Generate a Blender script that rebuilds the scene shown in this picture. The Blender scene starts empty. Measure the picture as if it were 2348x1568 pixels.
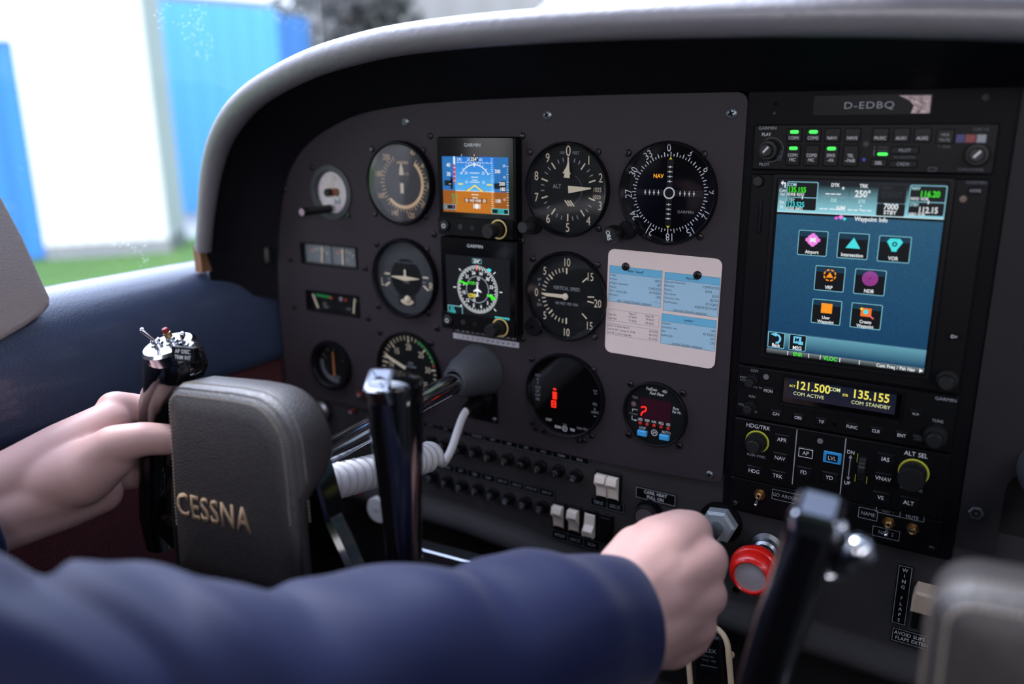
import bpy, math, random
from mathutils import Vector, Matrix
import numpy as np
random.seed(7)
PI = math.pi
SC = bpy.context.scene
COL = SC.collection

# ------------------------------------------------------------------ camera
CAM = Vector((0.33245, -0.63961, 0.14572))
YAW, PITCH, ROLL = math.radians(-31.5546), math.radians(-15.2987), math.radians(-0.57316)
FPX = 1846.31
FWD = Vector((math.sin(YAW)*math.cos(PITCH), math.cos(YAW)*math.cos(PITCH), math.sin(PITCH)))
_r = Vector((math.cos(YAW), -math.sin(YAW), 0)); _u = _r.cross(FWD)
RGT = _r*math.cos(ROLL)+_u*math.sin(ROLL); UPV = -_r*math.sin(ROLL)+_u*math.cos(ROLL)
cd = bpy.data.cameras.new('camera'); cam = bpy.data.objects.new('camera', cd); COL.objects.link(cam)
cd.sensor_width = 36; cd.lens = FPX/2348*36; cd.clip_start = 0.02; cd.clip_end = 300
cd.dof.use_dof = True; cd.dof.focus_distance = 0.665; cd.dof.aperture_fstop = 2.6; cd.dof.aperture_blades = 0
cam.matrix_world = Matrix((( RGT.x, UPV.x, -FWD.x, CAM.x), (RGT.y, UPV.y, -FWD.y, CAM.y), (RGT.z, UPV.z, -FWD.z, CAM.z), (0, 0, 0, 1)))
SC.camera = cam

# ------------------------------------------------------------------ world, sun, exposure
SC.view_settings.view_transform = 'Standard'; SC.view_settings.look = 'None'
SC.view_settings.gamma = 1; SC.view_settings.use_curve_mapping = False
SC.view_settings.exposure = 0.0
W = bpy.data.worlds.new('sky'); SC.world = W; W.use_nodes = True
wn, wl = W.node_tree.nodes, W.node_tree.links
bg = wn['Background']
tc = wn.new('ShaderNodeTexCoord'); sep = wn.new('ShaderNodeSeparateXYZ'); wl.new(tc.outputs['Generated'], sep.inputs[0])
rp = wn.new('ShaderNodeValToRGB'); wl.new(sep.outputs['Z'], rp.inputs['Fac'])
rp.color_ramp.elements[0].position = 0.0; rp.color_ramp.elements[0].color = (0.5, 0.52, 0.62, 1)
rp.color_ramp.elements[1].position = 0.75; rp.color_ramp.elements[1].color = (0.5, 0.65, 1.0, 1)
def sky_glow(prev, d, power, col):
    """broad bright veil of cloud around direction d"""
    dt = wn.new('ShaderNodeVectorMath'); dt.operation = 'DOT_PRODUCT'; wl.new(tc.outputs['Generated'], dt.inputs[0]); dt.inputs[1].default_value = Vector(d).normalized()
    mxx = wn.new('ShaderNodeMath'); mxx.operation = 'MAXIMUM'; wl.new(dt.outputs['Value'], mxx.inputs[0]); mxx.inputs[1].default_value = 0
    pw = wn.new('ShaderNodeMath'); pw.operation = 'POWER'; wl.new(mxx.outputs[0], pw.inputs[0]); pw.inputs[1].default_value = power
    sc_ = wn.new('ShaderNodeVectorMath'); sc_.operation = 'SCALE'; sc_.inputs[0].default_value = col; wl.new(pw.outputs[0], sc_.inputs['Scale'])
    ad = wn.new('ShaderNodeVectorMath'); ad.operation = 'ADD'; wl.new(sc_.outputs[0], ad.inputs[0]); wl.new(prev, ad.inputs[1])
    return ad.outputs[0]
sky = sky_glow(rp.outputs['Color'], (-0.60, 0.20, 0.77), 4, (6.6, 7.6, 10.2))       # sun side
sky = sky_glow(sky, (0.22, -0.92, 0.30), 3, (9.0, 8.7, 9.2))                         # bright sky behind the tail
wl.new(sky, bg.inputs['Color']); bg.inputs['Strength'].default_value = 1.0
sd = bpy.data.lights.new('sun', 'SUN'); sd.energy = 3.7; sd.angle = math.radians(9); sd.color = (1, 0.98, 0.97)
sun = bpy.data.objects.new('sun', sd); COL.objects.link(sun)
sun.rotation_euler = Vector((0.50, -0.10, -0.85)).to_track_quat('-Z', 'Y').to_euler()

# ------------------------------------------------------------------ pixel helpers (millimetres)
def ray(x, y): return FWD + RGT*((x-1174)/FPX) - UPV*((y-784)/FPX)
def py(x, y, Y=0.0):
    """point where the sight line through a photo pixel meets the plane y = Y mm"""
    d = ray(x, y); return (CAM + d*((Y*0.001-CAM.y)/d.y))*1000
def pxp(x, y, X):
    d = ray(x, y); return (CAM + d*((X*0.001-CAM.x)/d.x))*1000
def dep(x, y, z): return (CAM + ray(x, y)*z)*1000

# ------------------------------------------------------------------ materials
def lin(c):
    return tuple((v/255/12.92 if v/255 <= 0.04045 else ((v/255+0.055)/1.055)**2.4) for v in c)
MATS = {}
def M(name, rgb, rough=0.5, metal=0.0, spec=0.5, bump=None, var=0.06, vscale=60.0, emit=0.0, sss=0.0, coat=0.0, sheen=0.0):
    """procedural surface; rgb is an sRGB 0-255 albedo"""
    if name in MATS: return MATS[name]
    m = bpy.data.materials.new(name); m.use_nodes = True
    n, l = m.node_tree.nodes, m.node_tree.links
    b = n['Principled BSDF']; c = lin(rgb)
    tx = n.new('ShaderNodeTexCoord')
    nz = n.new('ShaderNodeTexNoise'); nz.inputs['Scale'].default_value = vscale; nz.inputs['Detail'].default_value = 4
    l.new(tx.outputs['Object'], nz.inputs['Vector'])
    mx = n.new('ShaderNodeMix'); mx.data_type = 'RGBA'
    l.new(nz.outputs['Fac'], mx.inputs['Factor'])
    mx.inputs[6].default_value = tuple(v*(1-var) for v in c)+(1,); mx.inputs[7].default_value = tuple(min(1, v*(1+var)) for v in c)+(1,)
    l.new(mx.outputs[2], b.inputs['Base Color'])
    b.inputs['Roughness'].default_value = rough; b.inputs['Metallic'].default_value = metal
    b.inputs['Specular IOR Level'].default_value = spec
    if coat: b.inputs['Coat Weight'].default_value = coat; b.inputs['Coat Roughness'].default_value = 0.08
    if sheen: b.inputs['Sheen Weight'].default_value = sheen; b.inputs['Sheen Roughness'].default_value = 0.4
    if sss:
        b.inputs['Subsurface Weight'].default_value = sss
        b.inputs['Subsurface Radius'].default_value = (1.0, 0.35, 0.2); b.inputs['Subsurface Scale'].default_value = 0.006
    if emit:
        b.inputs['Emission Color'].default_value = c+(1,); b.inputs['Emission Strength'].default_value = emit
    if bump:
        kind, scale, strength, dist = bump
        t = n.new('ShaderNodeTexVoronoi' if kind == 'leather' else 'ShaderNodeTexNoise')
        t.inputs['Scale'].default_value = scale
        if kind == 'leather': t.feature = 'SMOOTH_F1'; t.inputs['Smoothness'].default_value = 0.35
        else: t.inputs['Detail'].default_value = 6
        l.new(tx.outputs['Object'], t.inputs['Vector'])
        h = t.outputs['Distance'] if kind == 'leather' else t.outputs['Fac']
        if kind == 'leather':
            r = n.new('ShaderNodeMapRange'); r.inputs['From Max'].default_value = 0.7; r.inputs['To Min'].default_value = 1; r.inputs['To Max'].default_value = 0; l.new(h, r.inputs['Value']); h = r.outputs[0]
        bp = n.new('ShaderNodeBump'); bp.inputs['Strength'].default_value = strength; bp.inputs['Distance'].default_value = dist
        l.new(h, bp.inputs['Height']); l.new(bp.outputs['Normal'], b.inputs['Normal'])
    MATS[name] = m
    return m
def EM(name, rgb, s=1.0):
    """a lit pixel colour of a display"""
    if name in MATS: return MATS[name]
    m = bpy.data.materials.new(name); m.use_nodes = True
    n, l = m.node_tree.nodes, m.node_tree.links
    b = n['Principled BSDF']; b.inputs['Base Color'].default_value = (0.01, 0.01, 0.01, 1); b.inputs['Roughness'].default_value = 0.3
    b.inputs['Specular IOR Level'].default_value = 0.2
    b.inputs['Emission Color'].default_value = lin(rgb)+(1,); b.inputs['Emission Strength'].default_value = s
    MATS[name] = m
    return m
def EGRAD(name, c0, c1, y0, y1, noise=0.0, nscale=200.0, s=1.0):
    """display colour that runs from c0 (object y0 mm) to c1 (object y1 mm), with the grain of the screen picture"""
    m = bpy.data.materials.new(name); m.use_nodes = True
    n, l = m.node_tree.nodes, m.node_tree.links
    b = n['Principled BSDF']; b.inputs['Base Color'].default_value = (0.01, 0.01, 0.01, 1); b.inputs['Roughness'].default_value = 0.3
    b.inputs['Specular IOR Level'].default_value = 0.2
    tx = n.new('ShaderNodeTexCoord'); sp = n.new('ShaderNodeSeparateXYZ'); l.new(tx.outputs['Object'], sp.inputs[0])
    mr = n.new('ShaderNodeMapRange'); mr.inputs['From Min'].default_value = y0*0.001; mr.inputs['From Max'].default_value = y1*0.001
    l.new(sp.outputs['Y'], mr.inputs['Value'])
    mx = n.new('ShaderNodeMix'); mx.data_type = 'RGBA'; l.new(mr.outputs[0], mx.inputs['Factor'])
    mx.inputs[6].default_value = lin(c0)+(1,); mx.inputs[7].default_value = lin(c1)+(1,)
    out = mx.outputs[2]
    if noise:
        nz = n.new('ShaderNodeTexNoise'); nz.inputs['Scale'].default_value = nscale; nz.inputs['Detail'].default_value = 8; nz.inputs['Roughness'].default_value = 0.75
        l.new(tx.outputs['Object'], nz.inputs['Vector'])
        r2 = n.new('ShaderNodeMapRange'); r2.inputs['From Min'].default_value = 0.25; r2.inputs['From Max'].default_value = 0.75
        r2.inputs['To Min'].default_value = 1-noise; r2.inputs['To Max'].default_value = 1+noise; l.new(nz.outputs['Fac'], r2.inputs['Value'])
        vm = n.new('ShaderNodeVectorMath'); vm.operation = 'SCALE'; l.new(out, vm.inputs[0]); l.new(r2.outputs[0], vm.inputs['Scale']); out = vm.outputs[0]
    l.new(out, b.inputs['Emission Color']); b.inputs['Emission Strength'].default_value = s
    MATS[name] = m
    return m
def GLASS(name, refl=0.05, tint=(1, 1, 1), dust=0.0, rough=0.02, dscale=600.0):
    if name in MATS: return MATS[name]
    m = bpy.data.materials.new(name); m.use_nodes = True
    n, l = m.node_tree.nodes, m.node_tree.links
    n.remove(n['Principled BSDF']); out = n['Material Output']
    tr = n.new('ShaderNodeBsdfTransparent'); tr.inputs['Color'].default_value = tint+(1,)
    gl = n.new('ShaderNodeBsdfGlossy'); gl.inputs['Roughness'].default_value = rough
    lw = n.new('ShaderNodeLayerWeight'); lw.inputs['Blend'].default_value = 0.5
    pw_ = n.new('ShaderNodeMath'); pw_.operation = 'POWER'; l.new(lw.outputs['Facing'], pw_.inputs[0]); pw_.inputs[1].default_value = 5
    ml = n.new('ShaderNodeMath'); ml.operation = 'MULTIPLY_ADD'; l.new(pw_.outputs[0], ml.inputs[0]); ml.inputs[1].default_value = 0.8; ml.inputs[2].default_value = refl
    mx = n.new('ShaderNodeMixShader'); l.new(ml.outputs[0], mx.inputs[0]); l.new(tr.outputs[0], mx.inputs[1]); l.new(gl.outputs[0], mx.inputs[2])
    last = mx
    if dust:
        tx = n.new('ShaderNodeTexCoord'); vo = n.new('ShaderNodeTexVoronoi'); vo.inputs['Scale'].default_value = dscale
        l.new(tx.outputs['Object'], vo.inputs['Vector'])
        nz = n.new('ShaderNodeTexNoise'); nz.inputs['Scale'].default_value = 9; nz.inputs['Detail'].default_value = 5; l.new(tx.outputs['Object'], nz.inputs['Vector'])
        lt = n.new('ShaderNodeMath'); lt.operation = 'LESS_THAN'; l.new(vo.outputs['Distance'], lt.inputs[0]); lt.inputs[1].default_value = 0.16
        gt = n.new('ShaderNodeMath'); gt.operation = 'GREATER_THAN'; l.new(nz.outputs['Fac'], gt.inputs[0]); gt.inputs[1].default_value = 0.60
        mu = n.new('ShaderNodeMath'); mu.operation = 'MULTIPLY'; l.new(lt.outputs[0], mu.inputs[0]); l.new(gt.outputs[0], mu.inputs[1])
        m2 = n.new('ShaderNodeMath'); m2.operation = 'MULTIPLY_ADD'; l.new(mu.outputs[0], m2.inputs[0]); m2.inputs[1].default_value = dust; m2.inputs[2].default_value = 0.012  # specks are dust; the constant adds a faint veil for the pane's reflection
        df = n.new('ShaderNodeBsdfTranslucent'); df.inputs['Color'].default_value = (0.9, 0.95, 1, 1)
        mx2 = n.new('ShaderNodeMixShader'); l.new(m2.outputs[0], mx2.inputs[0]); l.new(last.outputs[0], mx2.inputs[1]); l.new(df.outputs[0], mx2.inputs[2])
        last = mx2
    l.new(last.outputs[0], out.inputs['Surface'])
    MATS[name] = m
    return m

# palette
PLATE = M('panel_paint', (46, 40, 47), 0.62, spec=0.35, bump=('noise', 900, 0.25, 0.0004), var=0.05)
RADIOP = M('radio_panel_paint', (8, 9, 14), 0.55, spec=0.12, bump=('noise', 900, 0.2, 0.0003))
LOWERP = M('lower_panel_paint', (46, 45, 48), 0.62, spec=0.3, bump=('noise', 700, 0.35, 0.0005))
BLK = M('black_plastic', (9, 10, 13), 0.42, spec=0.18, bump=('noise', 1200, 0.1, 0.0002))
BLK2 = M('satin_black', (13, 14, 18), 0.38, spec=0.22)
BLKG = M('gloss_black', (8, 8, 10), 0.10, spec=0.6, coat=0.6)
SCRW = M('black_screw_steel', (50, 48, 50), 0.32, metal=0.7)
FACEB = M('dial_black', (14, 17, 19), 0.6, spec=0.2)
FACE_GLARE = M('dial_glare', (62, 62, 68), 0.6, spec=0.2)  # dial face lightened to stand in for the grey reflection on its glass
CREAM = M('lume_cream', (226, 214, 188), 0.6, var=0.03)
WHT = M('marking_white', (222, 226, 230), 0.6, var=0.03)
GREYM = M('marking_grey', (150, 156, 164), 0.6)
DIMM = M('marking_dim', (92, 98, 108), 0.6)
TAN = M('marking_tan', (238, 204, 156), 0.6)
SCRB = M('screen_black', (6, 6, 8), 0.12, spec=0.4)
CHROME = M('chrome', (205, 208, 214), 0.12, metal=1.0)
BRUSH = M('brushed_metal', (150, 154, 162), 0.35, metal=1.0)
BRASS = M('brass', (170, 140, 96), 0.3, metal=1.0)
KNOB = M('knob_black', (18, 19, 22), 0.45, spec=0.45)
KNOBG = M('knob_dark_grey', (36, 38, 42), 0.45)
SWITCHW = M('switch_cream', (226, 216, 208), 0.4)
GREEN = M('arc_green', (30, 150, 70), 0.5)
REDP = M('red_paint', (200, 40, 32), 0.5)
G_INST = GLASS('instrument_glass', 0.034)
G_HAZE = GLASS('hazy_instrument_glass', 0.10, rough=0.05)
EW = EM('lit_white', (236, 242, 246)); EGN = EM('lit_green', (60, 232, 40), 1.1); ECY = EM('lit_cyan', (70, 222, 226))
ERED = EM('lit_red', (255, 40, 24), 1.6); EAMB = EM('lit_amber', (255, 170, 40)); EMAG = EM('lit_magenta', (226, 90, 214))
ELED = EM('lit_led_green', (70, 255, 90), 1.6); EYEL = EM('lit_yellow', (250, 226, 60)); EDIM = EM('lit_dim', (34, 44, 54))
EBLK = EM('lit_black', (4, 8, 14)); EEDGE = EM('lit_edge', (136, 206, 222)); EBLU = EM('lit_sky_blue', (24, 134, 222)); EBLU2 = EM('lit_light_blue', (80, 168, 232))
EBRN = EM('lit_brown', (190, 112, 18)); ELBRN = EM('lit_dark_brown', (150, 84, 14)); EORG = EM('lit_orange', (250, 150, 30))

# ------------------------------------------------------------------ glyphs
GL = {}
def _make_glyphs():
    chars = [chr(i) for i in range(33, 127)] + ['°']
    tmp = []
    for bold in (0, 1):
        for ch in chars+['H']:
            for rep in (1, 2):
                cu = bpy.data.curves.new('g', 'FONT'); cu.body = ch*rep; cu.resolution_u = 3; cu.offset = 0.018 if bold else 0.0
                o = bpy.data.objects.new('g', cu); COL.objects.link(o); tmp.append((bold, ch, rep, o))
    dg = bpy.context.evaluated_depsgraph_get(); dg.update()
    mx = {}
    for bold, ch, rep, o in tmp:
        me = bpy.data.meshes.new_from_object(o.evaluated_get(dg))
        vs = [(v.co.x, v.co.y) for v in me.vertices]; fs = [tuple(p.vertices) for p in me.polygons]
        m = max(v[0] for v in vs)
        if rep == 1: GL[(bold, ch)] = [vs, fs, m]
        else: GL[(bold, ch)].append(m-GL[(bold, ch)][2])
        bpy.data.meshes.remove(me)
    for _, _, _, o in tmp:
        cu = o.data; bpy.data.objects.remove(o); bpy.data.curves.remove(cu)
_make_glyphs()
CAPH = {b: max(v[1] for v in GL[(b, 'H')][0]) for b in (0, 1)}

# ------------------------------------------------------------------ mesh builder
class MB:
    def __init__(s): s.v = []; s.f = []; s.m = []; s.mats = []; s.T = None
    def mi(s, mat):
        if mat not in s.mats: s.mats.append(mat)
        return s.mats.index(mat)
    def add(s, vs, fs, mat):
        b = len(s.v); T = s.T
        s.v += [tuple(T @ Vector(p)) if T else tuple(p) for p in vs]
        s.f += [tuple(b+i for i in f) for f in fs]; s.m += [s.mi(mat)]*len(fs)
    def poly(s, pts, z, mat): s.add([(x, y, z) for x, y in pts], [tuple(range(len(pts)))], mat)
    def rect(s, cx, cy, w, h, z, mat): s.poly([(cx-w/2, cy-h/2), (cx+w/2, cy-h/2), (cx+w/2, cy+h/2), (cx-w/2, cy+h/2)], z, mat)
    def frame(s, cx, cy, w, h, t, z, mat, r=0):
        if r:
            o = rr(cx, cy, w, h, r); i = rr(cx, cy, w-2*t, h-2*t, max(r-t, .1)); n = len(o)
            s.add([(x, y, z) for x, y in o+i], [(k, (k+1) % n, n+(k+1) % n, n+k) for k in range(n)], mat)
        else:
            s.rect(cx, cy+h/2-t/2, w, t, z, mat); s.rect(cx, cy-h/2+t/2, w, t, z, mat)
            s.rect(cx-w/2+t/2, cy, t, h-2*t, z, mat); s.rect(cx+w/2-t/2, cy, t, h-2*t, z, mat)
    def line(s, x0, y0, x1, y1, w, z, mat, w1=None):
        d = Vector((x1-x0, y1-y0)); 
        if d.length == 0: return
        n = Vector((-d.y, d.x)).normalized()*0.5; a = n*w; b = n*(w if w1 is None else w1)
        s.poly([(x0-a.x, y0-a.y), (x1-b.x, y1-b.y), (x1+b.x, y1+b.y), (x0+a.x, y0+a.y)], z, mat)
    def disc(s, cx, cy, r, z, mat, n=32, sx=1): s.poly([(cx+r*sx*math.cos(2*PI*k/n), cy+r*math.sin(2*PI*k/n)) for k in range(n)], z, mat)
    def ring(s, cx, cy, r0, r1, z, mat, n=48, a0=0, a1=360):
        full = a1-a0 >= 360; k = n if full else max(3, int(n*(a1-a0)/360)); m = k if full else k+1; vs = []
        for i in range(m):
            a = math.radians(a0+(a1-a0)*i/k); vs += [(cx+r0*math.cos(a), cy+r0*math.sin(a), z), (cx+r1*math.cos(a), cy+r1*math.sin(a), z)]
        s.add(vs, [(2*i, 2*i+1, (2*((i+1) % m))+1, 2*((i+1) % m)) for i in range(k)], mat)
    def tick(s, cx, cy, deg, r0, r1, w, z, mat):
        a = math.radians(90-deg); c, q = math.cos(a), math.sin(a); s.line(cx+r0*c, cy+r0*q, cx+r1*c, cy+r1*q, w, z, mat)
    def text(s, t, cx, cy, h, z, mat, al='C', rot=0, bold=0, sx=0.9, gap=0.0, shear=0):
        k = h/CAPH[bold]; wd = 0
        for ch in t: wd += (0.36 if ch == ' ' else GL[(bold, ch)][3])*k*sx+gap
        x = {'C': -wd/2, 'L': 0, 'R': -wd}[al]; c, q = math.cos(math.radians(rot)), math.sin(math.radians(rot))
        for ch in t:
            if ch == ' ': x += 0.36*k*sx+gap; continue
            vs, fs, _, adv = GL[(bold, ch)]
            out = []
            for a, b in vs:
                Y = b*k-h/2; X = x+a*k*sx+shear*Y; out.append((cx+X*c-Y*q, cy+X*q+Y*c, z))
            s.add(out, fs, mat); x += adv*k*sx+gap
    def prism(s, pts, z0, z1, mat, ch=0.0, cap0=True):
        """outline from z0 to z1 with a chamfered top edge"""
        n = len(pts); cx = sum(p[0] for p in pts)/n; cy = sum(p[1] for p in pts)/n
        rings = [(pts, z0), (pts, z1-ch if ch else z1)]
        if ch:
            ins = inset(pts, ch); rings.append((ins, z1))
        vs = [(x, y, z) for r, z in rings for x, y in r]; fs = []
        for k in range(len(rings)-1):
            fs += [(k*n+i, k*n+(i+1) % n, (k+1)*n+(i+1) % n, (k+1)*n+i) for i in range(n)]
        fs.append(tuple((len(rings)-1)*n+i for i in range(n)))
        if cap0: fs.append(tuple(reversed(range(n))))
        s.add(vs, fs, mat)
    def rbox(s, cx, cy, w, h, r, z0, z1, mat, ch=0.0): s.prism(rr(cx, cy, w, h, r), z0, z1, mat, ch)
    def lathe(s, prof, mat, n=40, cx=0, cy=0, caps=False, flute=0, fr=(0, 0)):
        """profile of (radius, z) turned about z"""
        vs = []; fs = []; m = len(prof)
        for i in range(n):
            a = 2*PI*i/n
            for r, z in prof:
                if flute and fr[0] <= z <= fr[1] and i % 2: r = r-flute
                vs.append((cx+r*math.cos(a), cy+r*math.sin(a), z))
        for i in range(n):
            j = (i+1) % n
            fs += [(i*m+k, j*m+k, j*m+k+1, i*m+k+1) for k in range(m-1)]
        if caps: fs.append(tuple(i*m+m-1 for i in range(n)))
        s.add(vs, fs, mat)
    def loft(s, rings, mat, close=True, cap=True):
        n = len(rings[0]); vs = [p for r in rings for p in r]; fs = []
        for k in range(len(rings)-1):
            for i in range(n if close else n-1):
                j = (i+1) % n; fs.append((k*n+i, k*n+j, (k+1)*n+j, (k+1)*n+i))
        if cap and close:
            fs.append(tuple(reversed(range(n)))); fs.append(tuple((len(rings)-1)*n+i for i in range(n)))
        s.add(vs, fs, mat)
    def tube(s, pts, rad, mat, n=12, hemi=False):
        pts = [Vector(p) for p in pts]; m = len(pts)
        if not hasattr(rad, '__len__'): rad = [rad]*m
        rings = []; t0 = (pts[1]-pts[0]).normalized(); up = t0.orthogonal().normalized(); prev = t0
        for k in range(m):
            t = ((pts[min(k+1, m-1)]-pts[max(k-1, 0)])).normalized()
            up = (up-t*up.dot(t)).normalized(); b = t.cross(up)
            def rg(c, r): return [tuple(c+(up*math.cos(2*PI*i/n)+b*math.sin(2*PI*i/n))*r) for i in range(n)]
            if hemi and k == 0:
                for a in (80, 60, 40, 20): rings.append(rg(pts[0]-t*rad[0]*math.sin(math.radians(a)), rad[0]*math.cos(math.radians(a))))
            rings.append(rg(pts[k], rad[k]))
            if hemi and k == m-1:
                for a in (20, 40, 60, 80): rings.append(rg(pts[k]+t*rad[k]*math.sin(math.radians(a)), rad[k]*math.cos(math.radians(a))))
        s.loft(rings, mat)
    def box(s, x0, y0, z0, x1, y1, z1, mat):
        s.add([(x0, y0, z0), (x1, y0, z0), (x1, y1, z0), (x0, y1, z0), (x0, y0, z1), (x1, y0, z1), (x1, y1, z1), (x0, y1, z1)],
              [(3, 2, 1, 0), (4, 5, 6, 7), (0, 1, 5, 4), (1, 2, 6, 5), (2, 3, 7, 6), (3, 0, 4, 7)], mat)
    def build(s, name, parent=None, smooth=35):
        me = bpy.data.meshes.new(name)
        me.from_pydata([(x*.001, y*.001, z*.001) for x, y, z in s.v], [], s.f)
        for m in s.mats: me.materials.append(m)
        me.polygons.foreach_set('material_index', s.m)
        me.validate(); me.update()
        if smooth:
            me.shade_smooth(); me.set_sharp_from_angle(angle=math.radians(smooth))
        o = bpy.data.objects.new(name, me); COL.objects.link(o)
        if parent: o.parent = parent
        return o
def rr(cx, cy, w, h, r, n=5):
    r = min(r, w/2-1e-3, h/2-1e-3); out = []
    for qx, qy, a in ((1, 1, 0), (-1, 1, 90), (-1, -1, 180), (1, -1, 270)):
        for k in range(n+1):
            t = math.radians(a+90*k/n); out.append((cx+qx*(w/2-r)+r*math.cos(t), cy+qy*(h/2-r)+r*math.sin(t)))
    return out
def inset(pts, d):
    n = len(pts); out = []
    for i in range(n):
        p0, p1, p2 = Vector(pts[i-1]), Vector(pts[i]), Vector(pts[(i+1) % n])
        e = ((p1-p0).normalized()+(p2-p1).normalized()); 
        if e.length < 1e-6: out.append(tuple(p1)); continue
        e.normalize(); out.append((p1.x-e.y*d, p1.y+e.x*d))
    return out
def tag(o, label, cat=None, group=None, kind=None):
    if label: o['label'] = label
    if cat: o['category'] = cat
    if group: o['group'] = group
    if kind: o['kind'] = kind
    return o
PR = (PI/2, 0, 0)      # local x, y, z = panel right, panel up, towards the pilot
def thing(name, label, cat, loc, rot=PR, group=None):
    o = bpy.data.objects.new(name, None); COL.objects.link(o); o.empty_display_size = 0.02
    o.location = Vector(loc)*0.001; o.rotation_euler = rot
    return tag(o, label, cat, group)
def pthing(name, label, cat, u, v, w=0.0, group=None): return thing(name, label, cat, (u, -w, v), PR, group)
def single(mb, name, label, cat, loc=(0, 0, 0), rot=PR, group=None, smooth=35):
    o = mb.build(name, None, smooth); o.location = Vector(loc)*0.001; o.rotation_euler = rot
    return tag(o, label, cat, group)
def struct(mb, name, label=None, smooth=35):
    o = mb.build(name, None, smooth); o['kind'] = 'structure'
    if label: o['label'] = label
    return o
def child_copy(src, parent):
    c = src.copy(); COL.objects.link(c); c.parent = parent
    return c
def screw(parent, u, v, w=0.0, r=3.2, mat=None, hexhead=False):
    mat = mat or SCRW; mb = MB(); mb.T = Matrix.Translation((u, v, w))
    if hexhead:
        mb.prism([(r*math.cos(PI/3*k), r*math.sin(PI/3*k)) for k in range(6)], 0, 3, mat, .5)
        mb.ring(0, 0, r*.3, r*.55, 3.1, BLK, 16)
    else:
        mb.lathe([(r*1.0, 0), (r, .7), (r*.85, 1.5), (r*.5, 2.0), (0.01, 2.15)], mat, 18)
        for a in (25, 115):
            c, q = math.cos(math.radians(a)), math.sin(math.radians(a))
            mb.line(-r*.55*c, -r*.55*q, r*.55*c, r*.55*q, r*.28, 2.25, BLKG)
    return mb.build('screw', parent)
def holed_plate(outline, holes, z0, z1, mat, name, bevel=0.0):
    """flat plate with real openings (filled 2-D curve, extruded)"""
    cu = bpy.data.curves.new('t', 'CURVE'); cu.dimensions = '2D'; cu.fill_mode = 'BOTH'; cu.extrude = (z1-z0)/2*0.001
    for pts in [outline]+holes:
        sp = cu.splines.new('POLY'); sp.points.add(len(pts)-1); sp.use_cyclic_u = True
        for p, q in zip(sp.points, pts): p.co = (q[0]*.001, q[1]*.001, 0, 1)
    if bevel: cu.bevel_depth = bevel*0.001; cu.bevel_resolution = 1; cu.offset = -bevel*0.001
    o = bpy.data.objects.new('t', cu); COL.objects.link(o)
    dg = bpy.context.evaluated_depsgraph_get(); dg.update()
    me = bpy.data.meshes.new_from_object(o.evaluated_get(dg)); bpy.data.objects.remove(o); bpy.data.curves.remove(cu)
    me.transform(Matrix.Translation((0, 0, (z0+z1)/2*.001))); me.name = name
    me.materials.clear(); me.materials.append(mat); me.shade_smooth(); me.set_sharp_from_angle(angle=math.radians(30))
    r = bpy.data.objects.new(name, me); COL.objects.link(r)
    return r
def circ(cx, cy, r, n=48): return [(cx+r*math.cos(2*PI*k/n), cy+r*math.sin(2*PI*k/n)) for k in range(n)]
def box_s(name, x0, y0, z0, x1, y1, z1, mat, label=None):
    mb = MB(); mb.box(x0, y0, z0, x1, y1, z1, mat); return struct(mb, name, label)

# ================================================================== the cabin
LEATHB = M('blue_grey_leather', (54, 66, 92), 0.38, spec=0.9, coat=.5, bump=('leather', 700, 0.35, 0.0006), var=0.12, vscale=14)
LEATHP = M('beige_leather', (178, 170, 166), 0.55, bump=('leather', 620, 0.4, 0.0006), var=0.04)
LEATHK = M('black_leather', (58, 58, 68), 0.50, spec=0.45, bump=('leather', 380, 0.3, 0.0005), var=0.10, vscale=20)
LEATHH = M('hood_leather', (108, 106, 112), 0.36, spec=0.9, bump=('noise', 130, 0.28, 0.002), var=0.10, vscale=30)
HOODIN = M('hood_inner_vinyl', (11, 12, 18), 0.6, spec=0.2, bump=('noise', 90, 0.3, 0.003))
MAROON = M('maroon_carpet', (74, 18, 30), 0.95, bump=('noise', 500, 0.8, 0.003), var=0.2, sheen=0.2)
LINER = M('cabin_liner', (96, 98, 104), 0.9)
DARKF = M('dark_carpet', (26, 26, 30), 0.95, bump=('noise', 400, 0.8, 0.003))
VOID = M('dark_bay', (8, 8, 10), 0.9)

# left side panel under the window: rolled leather sill, then the upright face
mb = MB()
sec = [(-452, -26), (-446, -8), (-439, -1), (-432, -1.5), (-422, -4.5), (-412, -10), (-403, -18), (-396, -29), (-390.5, -43), (-387, -60), (-385.5, -80), (-385, -112), (-387, -122), (-393, -127), (-404, -128)]
ys = [-1500, -800, -500, -420, -360, -300, -240, -180, -120, -60, 12]
mb.loft([[(x, y, z) for x, z in sec] for y in ys], LEATHB, close=False)
struct(mb, 'wall_left', 'blue-grey leather side panel with a rolled sill under the side window', 60)
mb = MB(); sec = [(-398, -124), (-394, -132), (-395, -300), (-398, -720)]
mb.loft([[(x, y, z) for x, z in sec] for y in (-1500, 30)], MAROON, close=False)
struct(mb, 'trim_1', 'maroon carpet trim below the leather side panel')
# upright wall behind the pillar and over the window opening (behind the lens)
mb = MB(); mb.box(-470, -1500, -20, -430, -700, 560, LINER); struct(mb, 'wall_rear_left')
mb = MB(); mb.box(-470, -700, 470, -430, -300, 560, LINER); struct(mb, 'trim_2')
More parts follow.
